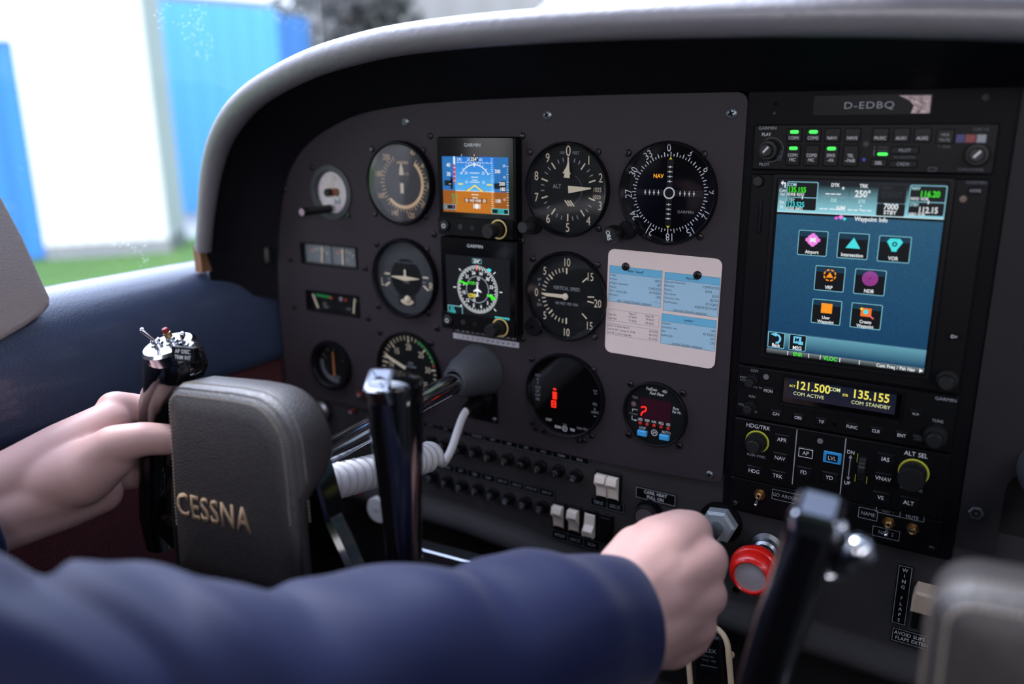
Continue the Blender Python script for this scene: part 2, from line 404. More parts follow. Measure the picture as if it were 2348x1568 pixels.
# beige padded pillar: outline in the plane x = -388, puffed towards the cabin
px_out = [(-330, -300), (-210, -60), (-140, 150), (-60, 330), (0, 452), (50, 545), (92, 640), (113, 685), (113, 704), (98, 722), (55, 752), (0, 784), (-90, 826), (-260, 880), (-420, 900), (-640, 300), (-560, -300)]
P2 = [pxp(x, y, -392) for x, y in px_out]
o2 = [(p.y, p.z) for p in P2]
def dens(pts, k=3):
    out = []
    for i in range(len(pts)):
        a, b = pts[i], pts[(i+1) % len(pts)]
        for j in range(k): out.append((a[0]+(b[0]-a[0])*j/k, a[1]+(b[1]-a[1])*j/k))
    return out
o2 = dens(o2); cy_ = sum(p[0] for p in o2)/len(o2); cz_ = sum(p[1] for p in o2)/len(o2)
mb = MB(); rings = []
for k_, x in ((.99, -452), (1, -440), (1, -402), (.996, -395.5), (.988, -391.5), (.975, -389), (.93, -388)):
    rings.append([(x, cy_+(y-cy_)*k_, cz_+(z-cz_)*k_) for y, z in o2])
mb.loft(rings, LEATHP); struct(mb, 'pillar_left', 'beige leather padded window pillar at the left edge', 50)

# side window pane and windscreen
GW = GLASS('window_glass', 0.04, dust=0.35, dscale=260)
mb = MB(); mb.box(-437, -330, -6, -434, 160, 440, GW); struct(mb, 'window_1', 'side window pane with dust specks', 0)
mb = MB(); mb.T = Matrix(((1, 0, 0, 0), (0, 1, 0, 360), (0, 0, 1, 150), (0, 0, 0, 1))) @ Matrix.Rotation(math.radians(-61.5), 4, 'X')
GW2 = GLASS('windscreen_glass', 0.03)
mb.box(-432, -4, 0, 900, 0, 860, GW2); struct(mb, 'window_2', 'sloping windscreen above the glareshield', 0)

# roof, floor, right and rear shell (out of frame, they only shape the daylight)
box_s('ceiling', -470, -1500, 560, 950, -400, 580, LINER)
box_s('added_shade_board', 190, -250, 330, 900, -90, 338, LINER)  # unseen board added overhead to shade the right part of the padded roll
box_s('floor', -470, -1500, -740, 950, 420, -720, DARKF)
box_s('wall_right', 930, -1500, -720, 950, 420, 260, LINER)
box_s('wall_back', -470, -1520, -720, 950, -1500, 60, LINER)
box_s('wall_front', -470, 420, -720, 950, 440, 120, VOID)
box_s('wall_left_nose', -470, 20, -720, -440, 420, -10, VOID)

# the two front seat backs (unseen, added behind the lens to shade the cabin)
SEATM = M('seat_charcoal', (34, 34, 40), .7, bump=('leather', 300, .3, .0006))
for nm, sx_, sy_ in (('trim_seat_left', -98, -985), ('trim_seat_right', 410, -960)):
    mb = MB(); rings = []
    for z, w, d, y in ((-420, 225, 60, 0), (-300, 230, 62, -10), (0, 225, 58, -40), (190, 200, 50, -62), (225, 150, 42, -66), (240, 105, 36, -68), (330, 125, 46, -76), (380, 105, 40, -82), (395, 40, 20, -84)):
        rings.append([(sx_+w*math.copysign(abs(math.cos(a))**.6, math.cos(a)), sy_+y+d*math.copysign(abs(math.sin(a))**.8, math.sin(a)), z) for a in [2*PI*i/40 for i in range(40)]])
    mb.loft(rings, SEATM); struct(mb, nm, None, 60)

# ------------------------------------------------------------------ glareshield: padded roll, inner lining, deck
rollpx = [(466, 574, -78), (470, 520, -78), (476, 455, -78), (484, 395, -78), (500, 330, -80), (530, 272, -83), (575, 222, -87), (640, 180, -91), (720, 142, -95), (800, 117, -98), (900, 93, -101), (1050, 74, -104), (1200, 62, -106), (1400, 49, -108), (1700, 38, -108), (2050, 33, -108), (2400, 40, -108), (2800, 60, -108)]
insidepx = [(637, 590), (638, 540), (640, 500), (645, 455), (657, 402), (680, 355), (715, 318), (762, 287), (820, 261), (880, 248), (960, 236), (1070, 229), (1200, 223), (1400, 216), (1700, 209), (2050, 203), (2400, 197), (2800, 190)]
roll = [py(x, y, Y) for x, y, Y in rollpx]; ins = [py(x, y, -2.6) for x, y in insidepx]
def smooth_path(P, it=2):
    for _ in range(it):
        Q = [P[0]]
        for a, b in zip(P[:-1], P[1:]): Q += [a*.75+b*.25, a*.25+b*.75]
        P = Q+[P[-1]]
    return P
roll = smooth_path(roll); ins = smooth_path(ins)
root = thing('glareshield', 'black leather padded glareshield arching over the instrument panel', 'glareshield', (0, 0, 0), (0, 0, 0))
mb = MB(); rings = []
for k, p in enumerate(roll):
    t = (roll[min(k+1, len(roll)-1)]-roll[max(k-1, 0)]).normalized(); f = Vector((0, -1, 0)); nrm = t.cross(f).normalized()   # outward from the arch
    if nrm.z < 0 and k > 6: nrm = -nrm
    if k <= 6 and nrm.x > 0: nrm = -nrm
    g = nrm.cross(t).normalized(); g = g if g.y < 0 else -g
    w = 8.0+4.2*min(1, max(0, (k-6)/16))
    rings.append([tuple(p+nrm*w*math.cos(a)+g*w*1.15*math.sin(a)) for a in [2*PI*i/20 for i in range(20)]])
mb.loft(rings, LEATHH); mb.build('padded_roll', root, 60)
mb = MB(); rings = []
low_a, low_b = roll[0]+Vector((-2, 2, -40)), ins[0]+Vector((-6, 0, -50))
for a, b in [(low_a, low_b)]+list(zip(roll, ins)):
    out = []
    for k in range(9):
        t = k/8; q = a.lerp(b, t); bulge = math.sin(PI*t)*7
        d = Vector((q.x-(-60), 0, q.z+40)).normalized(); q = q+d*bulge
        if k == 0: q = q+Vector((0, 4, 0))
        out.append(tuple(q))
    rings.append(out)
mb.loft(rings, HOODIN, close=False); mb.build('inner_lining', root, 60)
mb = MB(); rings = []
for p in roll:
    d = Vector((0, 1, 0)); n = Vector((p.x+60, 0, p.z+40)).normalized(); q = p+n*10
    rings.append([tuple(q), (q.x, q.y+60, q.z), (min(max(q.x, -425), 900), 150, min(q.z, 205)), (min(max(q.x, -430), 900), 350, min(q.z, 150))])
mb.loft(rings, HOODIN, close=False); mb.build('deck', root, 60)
mb = MB(); p = py(466, 588, -74); mb.box(p.x-5, -82, p.z-16, p.x+6, -66, p.z+12, M('door_seal_brown', (120, 84, 56), .6)); mb.build('end_tab', root)
# small fittings where the hood meets the sill
mb = MB(); mb.T = Matrix.Translation(py(612, 572, -14)); mb.lathe([(5, -14), (5, 0), (3.5, 3), (0.1, 3.5)], KNOB, 16); mb.box(-26, -4, -10, -4, 2, 2, KNOB)
single(mb, 'hood_clip', 'small black clip where the glareshield meets the side panel', 'clip', (0, 0, 0), (0, 0, 0))
# ================================================================== flight panel
plate_px = [(1690, 211), (1703, 214), (1711, 222), (1714, 236), (1653, 1090), (1650, 1100), (1645, 1106), (1636, 1108)]
plate_out = [(p.x, p.z) for p in [py(x, y) for x, y in plate_px]]
low = [(144, -158.5), (60, -163), (-60, -164), (-200, -164), (-374, -163), (-377, -158), (-377.5, -120), (-378, -60), (-377, 0), (-374, 35)]
upl = [(py(x, y).x, py(x, y).z) for x, y in [(634, 470), (644, 425), (662, 380), (690, 340), (722, 310), (760, 287), (810, 264), (870, 250), (960, 238), (1080, 229), (1250, 221), (1450, 215)]]
outline = plate_out[:4]+[(151.5, -148), (151, -154), (148, -157.5)]+low+upl
HOLES = []; 
GA = {}
def gauge(name, label, cat, u, v, R, Ri, depth, bz, screws, face, scr_r=3.1, group=None, glass=None, bevel_mat=None, lip=1.0, hole=True):
    """round instrument: bezel, dial face (with its printing), glass and screws"""
    r = pthing(name, label, cat, u, v, 0, group)
    mb = MB(); bm = bevel_mat or BLK2
    mb.lathe([(R, 0), (R, bz*.7), (R-lip, bz), (Ri+1.0, bz), (Ri, bz-1.2), (Ri-.6, depth)], bm, 64); mb.build('bezel', r)
    f = MB(); f.lathe([(Ri+.2, depth-1.5), (Ri+.2, depth)], FACEB, 48); face(f, r, depth); f.build('dial_face', r, 20)
    g = MB(); g.disc(0, 0, Ri-.1, bz-1.6, glass or G_INST, 48); g.build('glass', r, 0)
    for s in screws: screw(r, s[0]-u, s[1]-v, 0, scr_r)
    if hole: HOLES.append(circ(u, v, Ri+.8))
    return r
def needle(r, pts, z, mat, name='needle', th=0.6):
    mb = MB(); mb.prism(pts if area(pts) > 0 else pts[::-1], z, z+th, mat); return mb.build(name, r)
def area(p): return sum(p[i-1][0]*p[i][1]-p[i][0]*p[i-1][1] for i in range(len(p)))
def rotp(pts, deg):
    a = math.radians(-deg); return [(x*math.cos(a)-y*math.sin(a), x*math.sin(a)+y*math.cos(a)) for x, y in pts]
def knob_lathe(mb, r, h, mat, cx=0, cy=0, z0=0, flute=.5, n=36):
    mb.lathe([(r*.9, z0), (r, z0+.8), (r, z0+h-1), (r-.9, z0+h), (0.01, z0+h)], mat, n, cx, cy, flute=flute, fr=(z0+.5, z0+h-.9))

# --- airspeed indicator
def f_asi(f, r, z):
    f.disc(0, 0, 37.8, z, FACE_GLARE, 48); z += .1
    f.ring(0, 0, 22.3, 25.6, z, TAN, 72, 90-228, 90-38)
    for d in range(38, 340, 8): f.tick(0, 0, d, 24, 28.5 if d % 3 else 30, .7, z+.1, TAN)
    for t, d in (('40', 24), ('60', 56), ('80', 93), ('100', 130), ('120', 166), ('140', 203), ('160', 246), ('180', 285), ('200', 321)):
        a = math.radians(90-d); f.text(t, 32.6*math.cos(a), 32.6*math.sin(a), 5.2, z+.1, TAN, sx=.8)
    f.text('AIRSPEED', 0, 20, 2.6, z+.1, TAN); f.text('KNOTS', 2, 9, 2.4, z+.1, TAN)
    needle(r, [(-2.6, 8), (2.6, 8), (2.2, 14), (0, 20), (-2.2, 14)], z+2, CREAM)
    needle(r, [(-2, -10), (2, -10), (2, 0), (-2, 0)], z+2, CREAM, 'needle_tail')
    h = MB(); h.lathe([(3, z+1.8), (3, z+3), (0.01, z+3.2)], FACEB, 20, 0, 3.5); h.build('hub', r)
gauge('airspeed_indicator', 'round airspeed indicator with tan arc and numbers 40 to 160', 'gauge', -187.1, 87.6, 41.3, 38.0, -2, 8,
      [(-223.7, 120.3), (-159.2, 119.6), (-224.3, 55.2), (-160.1, 55.7)], f_asi, glass=G_HAZE)

# --- altimeter
def f_alt(f, r, z):
    f.disc(0, 0, 39, z, FACEB, 48); z += .1
    pos = [(0, 33.2, 9.0), (20, 25.5, 7.4), (31.5, 10.8, 7.6), (31.5, -13, 7.6), (20.5, -26.5, 7.6), (0, -33.5, 7.8), (-20, -26.5, 7.8), (-32, -8, 7.6), (-32, 11, 7.6), (-20.5, 27, 7.8)]
    for k, (x, y, h) in enumerate(pos): f.text(str(k), x, y, h, z, CREAM, sx=.78)
    for k in range(10):
        f.tick(0, 0, k*36, 21.5, 28, 1.2, z+.05, CREAM)
        f.tick(0, 0, k*36+14, 24, 27.5, .8, z+.05, GREYM); f.tick(0, 0, k*36+25, 24, 27.5, .8, z+.05, GREYM)
    f.text('100', -6.2, 31.5, 2.5, z, GREYM); f.text('FEET', 7.5, 31.5, 2.5, z, GREYM); f.text('ALT', -11, 2.5, 3.6, z, GREYM)
    f.rect(28.5, -1.5, 10, 11, z+.06, SCRB)
    f.text('1025', 28.5, 0.6, 3.6, z+.1, CREAM, sx=.8); f.text('1020', 28, -5.6, 3.4, z+.1, CREAM, sx=.8)
    for k in range(14): f.rect(36, 8-k*1.5, 2.2, .35, z+.1, GREYM)
    f.ring(0, 0, 13.6, 14, z+.05, DIMM, 48, -80, 60)
    for k in range(3): f.line(-3+k*2.6, -9.5, 1+k*2.6, -14.5, 1.3, z+.1, CREAM)
    needle(r, [(-1.7, 1), (-2.6, 12.5), (2.6, 12.5)][::-1] if 0 else [(-4.5, 14), (3.4, 13), (0, 21)], z+1.2, CREAM, 'short_needle')
    needle(r, [(-3, 10.5), (2.8, 10), (2, 24), (.8, 24)], z+1.9, CREAM, 'middle_needle')
    needle(r, rotp([(-3.2, 2), (3.2, 2), (.8, 24), (-.4, 24)], 85), z+2.8, CREAM, 'long_needle')
def lobe_knob(r, lu, lv, u, v, kr, kh, mat, txt=None, lobe_r=8, bz=5, slim=None):
    b = MB(); b.prism([(lu+lobe_r*math.cos(2*PI*k/28), lv+lobe_r*math.sin(2*PI*k/28)) for k in range(28)], 0, bz, BLK2, .8); b.build('knob_boss', r)
    k = MB(); k.T = Matrix.Translation((u, v, 0)); k.lathe([(2.2, bz-1), (2.2, bz+3)], SCRW, 16)
    knob_lathe(k, kr, kh, mat, z0=bz+2, n=48)
    if txt: k.text(txt, 0, 0, 3.6, bz+2+kh+.15, WHT, rot=-75, bold=1)
    k.build('knob', r)
ra = gauge('altimeter', 'round altimeter with cream hands and numbers 0 to 9', 'gauge', -1.4, 87.6, 41.3, 39.0, -1, 6,
      [(-39.4, 119.2), (27.6, 119.9), (29.3, 55.1)], f_alt)
lobe_knob(ra, -33, -33, -33.5, -33, 5.6, 15, KNOBG)

# --- course deviation indicator
def f_cdi(f, r, z):
    f.disc(0, 0, 40.2, z, SCRB, 48); z += .1
    for k in range(72): f.tick(0, 0, k*5, 29.6, 33.0 if k % 2 == 0 else 31.4, .75, z, WHT)
    for k, t in enumerate(('0', '3', '6', '9', '12', '15', '18', '21', '24', '27', '30', '33')):
        d = k*30-3; a = math.radians(90-d); f.text(t, 36.4*math.cos(a), 36.4*math.sin(a), 6.0, z, WHT, rot=-d, sx=.86)
    f.poly([(-2.8, 24.5), (2.8, 24.5), (0, 29.5)], z+.1, M('marker_yellow', (232, 220, 40), .5)); f.poly([(-2, -26.5), (0, -29.6), (2, -26.5)], z+.1, MATS['marker_yellow'])
    f.ring(0, 0, 3.8, 5.0, z+.6, WHT, 32)
    for s in (-1, 1):
        for k in range(4):
            q = s*(9.4+k*3.9); f.rect(q, 0, .5, 4.4, z+.5, WHT); f.disc(q, 0, .9, z+.55, WHT, 10)
            f.rect(0, q, 4.4, .5, z+.5, WHT); f.disc(0, q, .9, z+.55, WHT, 10)
    f.text('NAV', -10, 13.6, 3.4, z+.3, EAMB, bold=1); f.text('GARMIN', 14.5, -15, 2.3, z+.1, GREYM, sx=1.1)
    n = MB(); n.box(-2.6, -27, z+.15, 2.6, 27, z+.4, BLK2); n.build('vertical_bar', r)
    n = MB(); n.box(-29, -2.4, z+.15, 29, 2.4, z+.35, BLK2); n.build('horizontal_bar', r)
rc = gauge('course_indicator', 'large black course deviation indicator with white compass numbers and amber NAV flag', 'gauge', 91.8, 87.7, 42.0, 40.2, -3, 7,
      [(55.3, 119.5), (120.3, 119.2), (120.6, 53.7)], f_cdi)
lobe_knob(rc, -34, -32, -42.5, -34.6, 7.4, 14, KNOB, 'OBS', 8, 6)

# --- turn coordinator
def f_tc(f, r, z):
    f.disc(0, 0, 37, z, FACEB, 48); z += .1
    f.ring(0, 0, 20, 38, z, M('dial_slate', (50, 54, 60), .6), 48)
    for s in (-1, 1):
        f.rect(s*25, 2.6, 7, 1.7, z+.1, CREAM); f.line(s*22, -6, s*28, -10.5, 1.9, z+.1, CREAM); f.rect(s*23, -2.6, 3.4, .9, z+.1, GREYM)
        f.text('L' if s < 0 else 'R', s*31.6, -6.2, 8, z+.1, CREAM, sx=.8)
    f.text('2 MIN', 0, -4.6, 2.2, z+.1, GREYM); f.text('TURN COORDINATOR', 0, 16, 1.9, z+.1, DIMM)
    f.rect(0, -23.5, 22, 11, z+.15, M('dial_bay', (14, 16, 18), .5))
    f.ring(0, -16, 9, 12.5, z+.2, CREAM, 60, 225, 315)
    n = MB(); n.prism([(-18, .4), (-2, -2.4), (2, -2.4), (18, .4), (18, 1.0), (2, 2.2), (1.1, 3), (1.1, 9), (-1.1, 9), (-1.1, 3), (-2, 2.2), (-18, 1.0)], z+1.5, z+2.3, CREAM); n.build('aircraft_symbol', r)
    b = MB(); b.T = Matrix.Translation((1.5, -22, z+1.5)); b.lathe([(0.01, -3.8), (2.6, -2.8), (3.9, 0), (2.6, 2.8), (.01, 3.8)], CREAM, 24); b.build('slip_ball', r)
gauge('turn_coordinator', 'round turn coordinator with white aircraft symbol and slip ball', 'gauge', -187.2, -8.4, 41.3, 38.0, 0, 7,
      [(-224.2, 24.0), (-159.0, 22.8), (-226.5, -42.7), (-160.4, -42.3)], f_tc)

# --- vertical speed
def f_vsi(f, r, z):
    f.disc(0, 0, 38.4, z, FACEB, 48); z += .1
    for t, x, y in (('0', -31.5, .5), ('5', -22.5, 21.5), ('5', -22.5, -20.5), ('10', 0, 31.2), ('10', 0, -34), ('15', 23.5, 20), ('15', 23.5, -25), ('20', 31.5, -3.6)):
        f.text(t, x, y, 7.2, z, CREAM, sx=.72)
    for k in range(-10, 11):
        f.tick(0, 0, 270+k*9, 22 if k % 5 else 20.5, 26, 1.5 if k % 5 == 0 else .9, z, CREAM)
    for d in (48, 86, 97, 132): f.tick(0, 0, d, 21.5, 28, 1.2, z, CREAM)
    f.text('VERTICAL SPEED', 0, 7, 3.2, z, GREYM, sx=.78); f.text('100 FEET PER MIN', 0, -7.2, 2.5, z, GREYM, sx=.8)
    f.text('UP', -28.5, 13, 2.4, z, GREYM); f.text('DN', -28.5, -11, 2.4, z, GREYM)
    f.poly([(-29.5, 7.5), (-27.5, 7.5), (-28.5, 10)], z, GREYM); f.poly([(-29.5, -6), (-28.5, -8.3), (-27.5, -6)], z, GREYM)
    needle(r, [(1.5, 1.7), (-20, 1.4), (-24, 0), (-20, -1.4), (1.5, -1.7)], z+2, CREAM)
    h = MB(); h.lathe([(3, z+1.9), (3, z+3), (2, z+3.4), (.01, z+3.5)], CREAM, 20); h.build('hub', r)
rv = gauge('vertical_speed_indicator', 'round vertical speed indicator with cream needle resting at zero', 'gauge', -1.5, -8.3, 41.3, 38.8, 0, 6,
      [(-36.6, 23.2), (29.1, 22.9), (27.8, -42.6)], f_vsi)
b = MB(); b.prism([(-33+9*math.cos(2*PI*k/28), -32+9*math.sin(2*PI*k/28)) for k in range(28)], 0, 4.5, BLK2, .8); b.disc(-34.5, -32.5, 2.2, 4.6, BLKG, 16); b.build('adjuster_lug', rv)

# --- tachometer
def f_tach(f, r, z):
    f.disc(0, 0, 38.4, z, FACEB, 48); z += .1
    for k in range(0, 31):
        f.tick(0, 0, -125+k*250/30, 32 if k % 5 else 29, 37, 1.1 if k % 5 else 1.6, z, CREAM)
    for k, t in enumerate(('5', '10', '15', '20', '25', '30', '35')):
        d = -125+k*250/6-0; a = math.radians(90-d); f.text(t, 24.6*math.cos(a), 24.6*math.sin(a), 6.2, z, CREAM, sx=.8)
    f.ring(0, 0, 33, 37.4, z+.1, GREEN, 90, 90-72, 90-21); f.ring(0, 0, 33, 37.4, z+.1, REDP, 90, 90-78, 90-73)
    f.text('RPM', 2, 7, 2.6, z, GREYM); f.text('HUNDREDS', 2, 3.4, 2.0, z, GREYM); f.text('HOURS', 2, -8, 2.2, z, GREYM)
    needle(r, rotp([(-1.7, -3), (1.7, -3), (1.4, 31), (0, 34), (-1.4, 31)], -68), z+2, CREAM)
    h = MB(); h.lathe([(3.4, z+1.9), (3.4, z+3), (.01, z+3.4)], FACEB, 20); h.build('hub', r)
gauge('tachometer', 'round tachometer with green and red arc partly behind the control wheel', 'gauge', -188.5, -107, 41.3, 38.8, 0, 6,
      [(-226.6, -71.0), (-157.9, -74.3)], f_tach)

# --- engine monitor
def f_edm(f, r, z):
    f.disc(0, 0, 38.6, z, SCRB, 48); z += .1
    for k, t in enumerate(('EGT', 'C', 'F', 'CLD', 'DIF', 'OAT', 'OIL')): f.text(t, -29.5, 15.5-k*4.0, 2.3, z, GREYM)
    for t, y in (('TIT', 9.5), ('OIL', -3), ('%', -8), ('LEAN', -11)): f.text(t, 31.2, y, 2.3, z, GREYM)
    f.rect(31.5, 7, 3, .5, z, GREYM); f.rect(31.5, -15, 3, .5, z, GREYM)
    f.text('STEP', -17.5, -27.5, 2.4, z, WHT); f.text('EDM', -7.5, -33, 2.6, z, WHT, bold=1); f.text('700', 8, -33, 2.6, z, WHT, bold=1); f.text('Lean Find', 19, -29.5, 2.3, z, GREYM, shear=.2)
    f.ring(0, -33.4, 2.2, 2.8, z, WHT, 24); f.text('JPI', 0, -33.4, 1.8, z, WHT, bold=1, shear=.2); f.text('TSO', 0, -29.4, 1.6, z, GREYM)
    f.rect(-11, 4.5, 3.0, 1.6, z+.1, ERED)
    for k in range(4): f.rect(-11, 1-k*1.9, 4.6, 1.5, z+.1, ERED)
    f.frame(-12, -10.5, 5, 7, 1.3, z+.1, ERED); f.rect(-12, -10.5, 3, 1.1, z+.1, ERED)
gauge('engine_monitor', 'round black engine monitor with glowing red digits', 'gauge', -1.6, -103.8, 41.3, 38.8, 1, 6,
      [(-38.4, -73.7), (27.5, -74.0), (-38.2, -139.0), (-33.7, -143.6), (-25.0, -144.6), (26.5, -139.2), (18.9, -145.2), (13.4, -146.7)], f_edm, scr_r=2.8, hole=False)

# --- fuel flow
def f_fs(f, r, z):
    f.disc(0, 0, 27.6, z, FACEB, 48); z += .1
    f.text('FuelScan', -4, 23, 2.8, z, WHT, bold=1, sx=.72); f.text('450', 8, 22.6, 2.6, z, WHT, bold=1, sx=.8); f.text('Fuel Flow', 1, 19.3, 2.6, z, WHT, bold=1, shear=.25)
    f.rect(0, 4.2, 29, 19, z, M('red_window', (58, 22, 36), .25))
    f.text('TSO', -19.5, 12.5, 2.3, z, GREYM); f.disc(-20.6, 6.2, 2.4, z, M('dim_pink', (120, 92, 104), .6), 16)
    for x0, y0, x1, y1 in ((-21.5, -1, -21.5, 1.2), (-21.5, 1.2, -16.6, 1.2), (-21.8, -5.2, -21.8, -9), (-21.8, -9, -18.6, -9)): f.line(x0, y0, x1, y1, .55, z, WHT)
    f.poly([(-19, -8), (-16.6, -9), (-19, -10)], z, WHT); f.text('Function', -20.6, -3, 1.7, z, GREYM)
    f.text('Flow', 19, 8.8, 2.5, z, WHT, bold=1, sx=.8); f.text('Per Hr.', 20, 5.6, 2.5, z, WHT, bold=1, sx=.74)
    q = [(-13.2, 4), (-11.8, 5.2), (-9, 5.2), (-8.4, 3.6), (-9.2, 1.2), (-11.6, .4), (-12.6, -1.6), (-13.2, -3.4)]
    for a, b in zip(q[:-1], q[1:]): f.line(a[0], a[1], b[0], b[1], 1.3, z+.2, ERED)
    for k, t in enumerate(('USD', 'REM', 'H.M.', 'REQ', 'RES')): f.text(t, -13.8+k*6.6, -7.2, 2.3, z, WHT, sx=.72, bold=1)
    f.text('STEP', -11.5, -15.2, 2.3, z, WHT); f.text('AUTO', 11, -15.0, 2.3, z, WHT)
    f.ring(0, -17.4, 2.4, 3.0, z, WHT, 24); f.text('JPI', 0, -17.4, 2.2, z, WHT, shear=.3, bold=1)
    LEDR = M('led_red', (190, 30, 20), .25)
    for k in range(5):
        l = MB(); l.T = Matrix.Translation((-13.6+k*6.6, -10.8, z)); l.lathe([(1.8, 0), (1.7, .8), (1.0, 1.6), (.01, 1.9)], LEDR, 16); l.build('red_lamp', r)
    BB = M('blue_button', (70, 172, 236), .4)
    for x, y in ((-11, -19.6), (10, -19.4)):
        l = MB(); l.rbox(x, y, 9.2, 5.2, .8, z, z+3, BB, .7); l.build('blue_button', r)
gauge('fuel_flow_meter', 'small round fuel flow meter with two blue buttons and a red question mark digit', 'gauge', 88.5, -105.9, 30, 27.8, 1, 4.5,
      [(63.9, -81.9), (112.7, -82.2), (63.7, -130.4), (111.9, -131.0)], f_fs, hole=False)

# --- clock (white faced) with winding knob
def f_clk(f, r, z):
    f.disc(0, 0, 22, z, M('dial_white', (214, 206, 214), .6), 40); z += .1
    for k in range(12): f.tick(0, 0, k*30, 17.5, 20, .7, z, GREYM)
    f.text('12', 3.5, 15, 4, z, DIMM, sx=.8); f.rect(5, -9.5, 9, 6, z, GREYM); f.text('6', 0, -15, 4, z, DIMM)
    needle(r, [(-.6, 2), (.6, 2), (.3, 17), (-.3, 17)], z+1, CREAM, 'hour_hand'); needle(r, rotp([(-.9, 2), (.9, 2), (.6, 14), (-.6, 14)], -52), z+1.6, CREAM, 'minute_hand')
    needle(r, rotp([(-1, 2), (1, 2), (1, 12), (-1, 12)], 130), z+2.2, WHT, 'alarm_hand')
    h = MB(); h.lathe([(4.2, z), (4.2, z+7), (3.4, z+8), (.01, z+8)], KNOB, 20, -3, 0); h.build('set_knob', r)
    h = MB(); h.lathe([(4.0, z), (4.0, z+4), (.01, z+4.6)], M('dark_red', (110, 34, 28), .5), 20, 4.5, .5); h.build('red_hub', r)
rk = gauge('panel_clock', 'small white-faced round clock at the far left of the panel', 'clock', -283.5, 75.0, 28.6, 22.4, -3, 3,
      [(-309.2, 100.1), (-261.1, 52.4)], f_clk, bevel_mat=M('bezel_slate', (64, 68, 74), .5), lip=4)
k = MB(); k.T = Matrix.Translation((-4, -17, 0)); k.lathe([(4.2, 0), (4.2, 30), (4.5, 31), (4.5, 40), (3.8, 41)], KNOB, 24)
k.lathe([(3.8, 41), (.01, 41.2)], M('knob_end', (150, 126, 140), .5), 24); k.build('winding_knob', rk)

# --- ammeter
def f_amp(f, r, z):
    f.disc(0, 0, 23, z, FACEB, 40); z += .1
    f.ring(0, 0, 17, 22, z, DIMM, 60, 170, 285)
    for d in (-60, -30, 0, 30, 60): f.tick(0, 0, d, 17, 20, .9, z, GREYM)
    f.text('-', -13, 7, 5, z, GREYM); f.text('+', 13, 6, 5, z, GREYM); f.text('SUCTION', 0, -15, 2.6, z, GREYM)
    needle(r, [(-1, -14), (1, -14), (.8, 15), (-.8, 15)], z+1.2, M('needle_orange', (186, 116, 70), .5))
gauge('vacuum_gauge', 'small dark round gauge with an orange needle beside the side panel', 'gauge', -299.5, -118.5, 29, 23.4, -3, 7, [], f_amp)

# --- twin strip gauges
def strip_gauge(name, label, u0, u1, v0, v1, kind):
    cx, cy = (u0+u1)/2, (v0+v1)/2; w, h = u1-u0, v1-v0
    r = pthing(name, label, 'gauge', cx, cy, 0, None)
    b = MB()
    o = rr(0, 0, w+3, h+3, 1.5); i = rr(0, 0, w, h, 1); n = len(o)
    b.loft([[(x, y, 0) for x, y in o], [(x, y, 1.6) for x, y in o], [(x, y, 1.6) for x, y in i], [(x, y, -5) for x, y in i]], BLK2, cap=False); b.build('bezel', r)
    f = MB(); f.rect(0, 0, w, h, -5, FACEB if kind == 'oil' else M('dial_slate2', (112, 120, 126), .5)); z = -4.9
    f.rect(0, 0, 1.5, h, z+.2, BLK)
    if kind == 'fuel':
        for s in (-1, 1):
            for k in range(6): f.tick(s*19, -14, -32+k*14, 17.5, 21, .8, z, CREAM)
            f.disc(s*19-9, 3.5, 1.6, z, M('dot_red', (180, 60, 50), .5), 12); f.text('FUEL', s*19+3, -4, 2.4, z, GREYM)
        f.text('L', -30, 3, 3, z, GREYM); f.text('R', 8, 4, 3, z, GREYM)
        nd = ((-14, 6), (17, 2))
    else:
        f.line(-30, 5.4, -8, 4.6, 3.0, z, GREEN); f.line(-8, 4.6, -5, 3.8, 3, z, REDP); f.rect(32, 4.5, 9, 3, z, GREEN)
        f.disc(8, 4.5, 2.4, z, GREYM, 14); f.disc(15, 4, 1.5, z, MATS['red_paint'], 12); f.text('OIL', -17, -3.5, 2.6, z, GREYM); f.text('PRESS', -15, -7, 2, z, GREYM); f.text('TEMP', 19, -6, 2, z, GREYM)
        nd = ((-26, -24), (27, 10))
    f.build('dial_face', r, 0)
    for x, a in nd:
        m = MB(); m.T = Matrix.Translation((x, -h/2+1, z+1.2)) @ Matrix.Rotation(math.radians(-a), 4, 'Z'); m.box(-.9, 0, 0, .9, h*.82, .6, CREAM); m.build('needle', r)
    g = MB(); g.rect(0, 0, w, h, .8, G_INST); g.build('glass', r, 0)
    HOLES.append(rr(cx, cy, w+.6, h+.6, 1))
    return r
sg = strip_gauge('fuel_gauge', 'rectangular twin fuel gauge strip with two white needles', -334, -254, -3.5, 17.7, 'fuel')
for s in ((-353, -2.1), (-242.3, -2.7)): screw(sg, s[0]+294, s[1]-7.1)
sg = strip_gauge('oil_gauge', 'rectangular twin oil gauge strip with green arcs below the fuel gauge', -331, -255, -56.5, -35.6, 'oil')
for s in ((-353, -56.6), (-241.5, -57.4)): screw(sg, s[0]+293, s[1]+46)

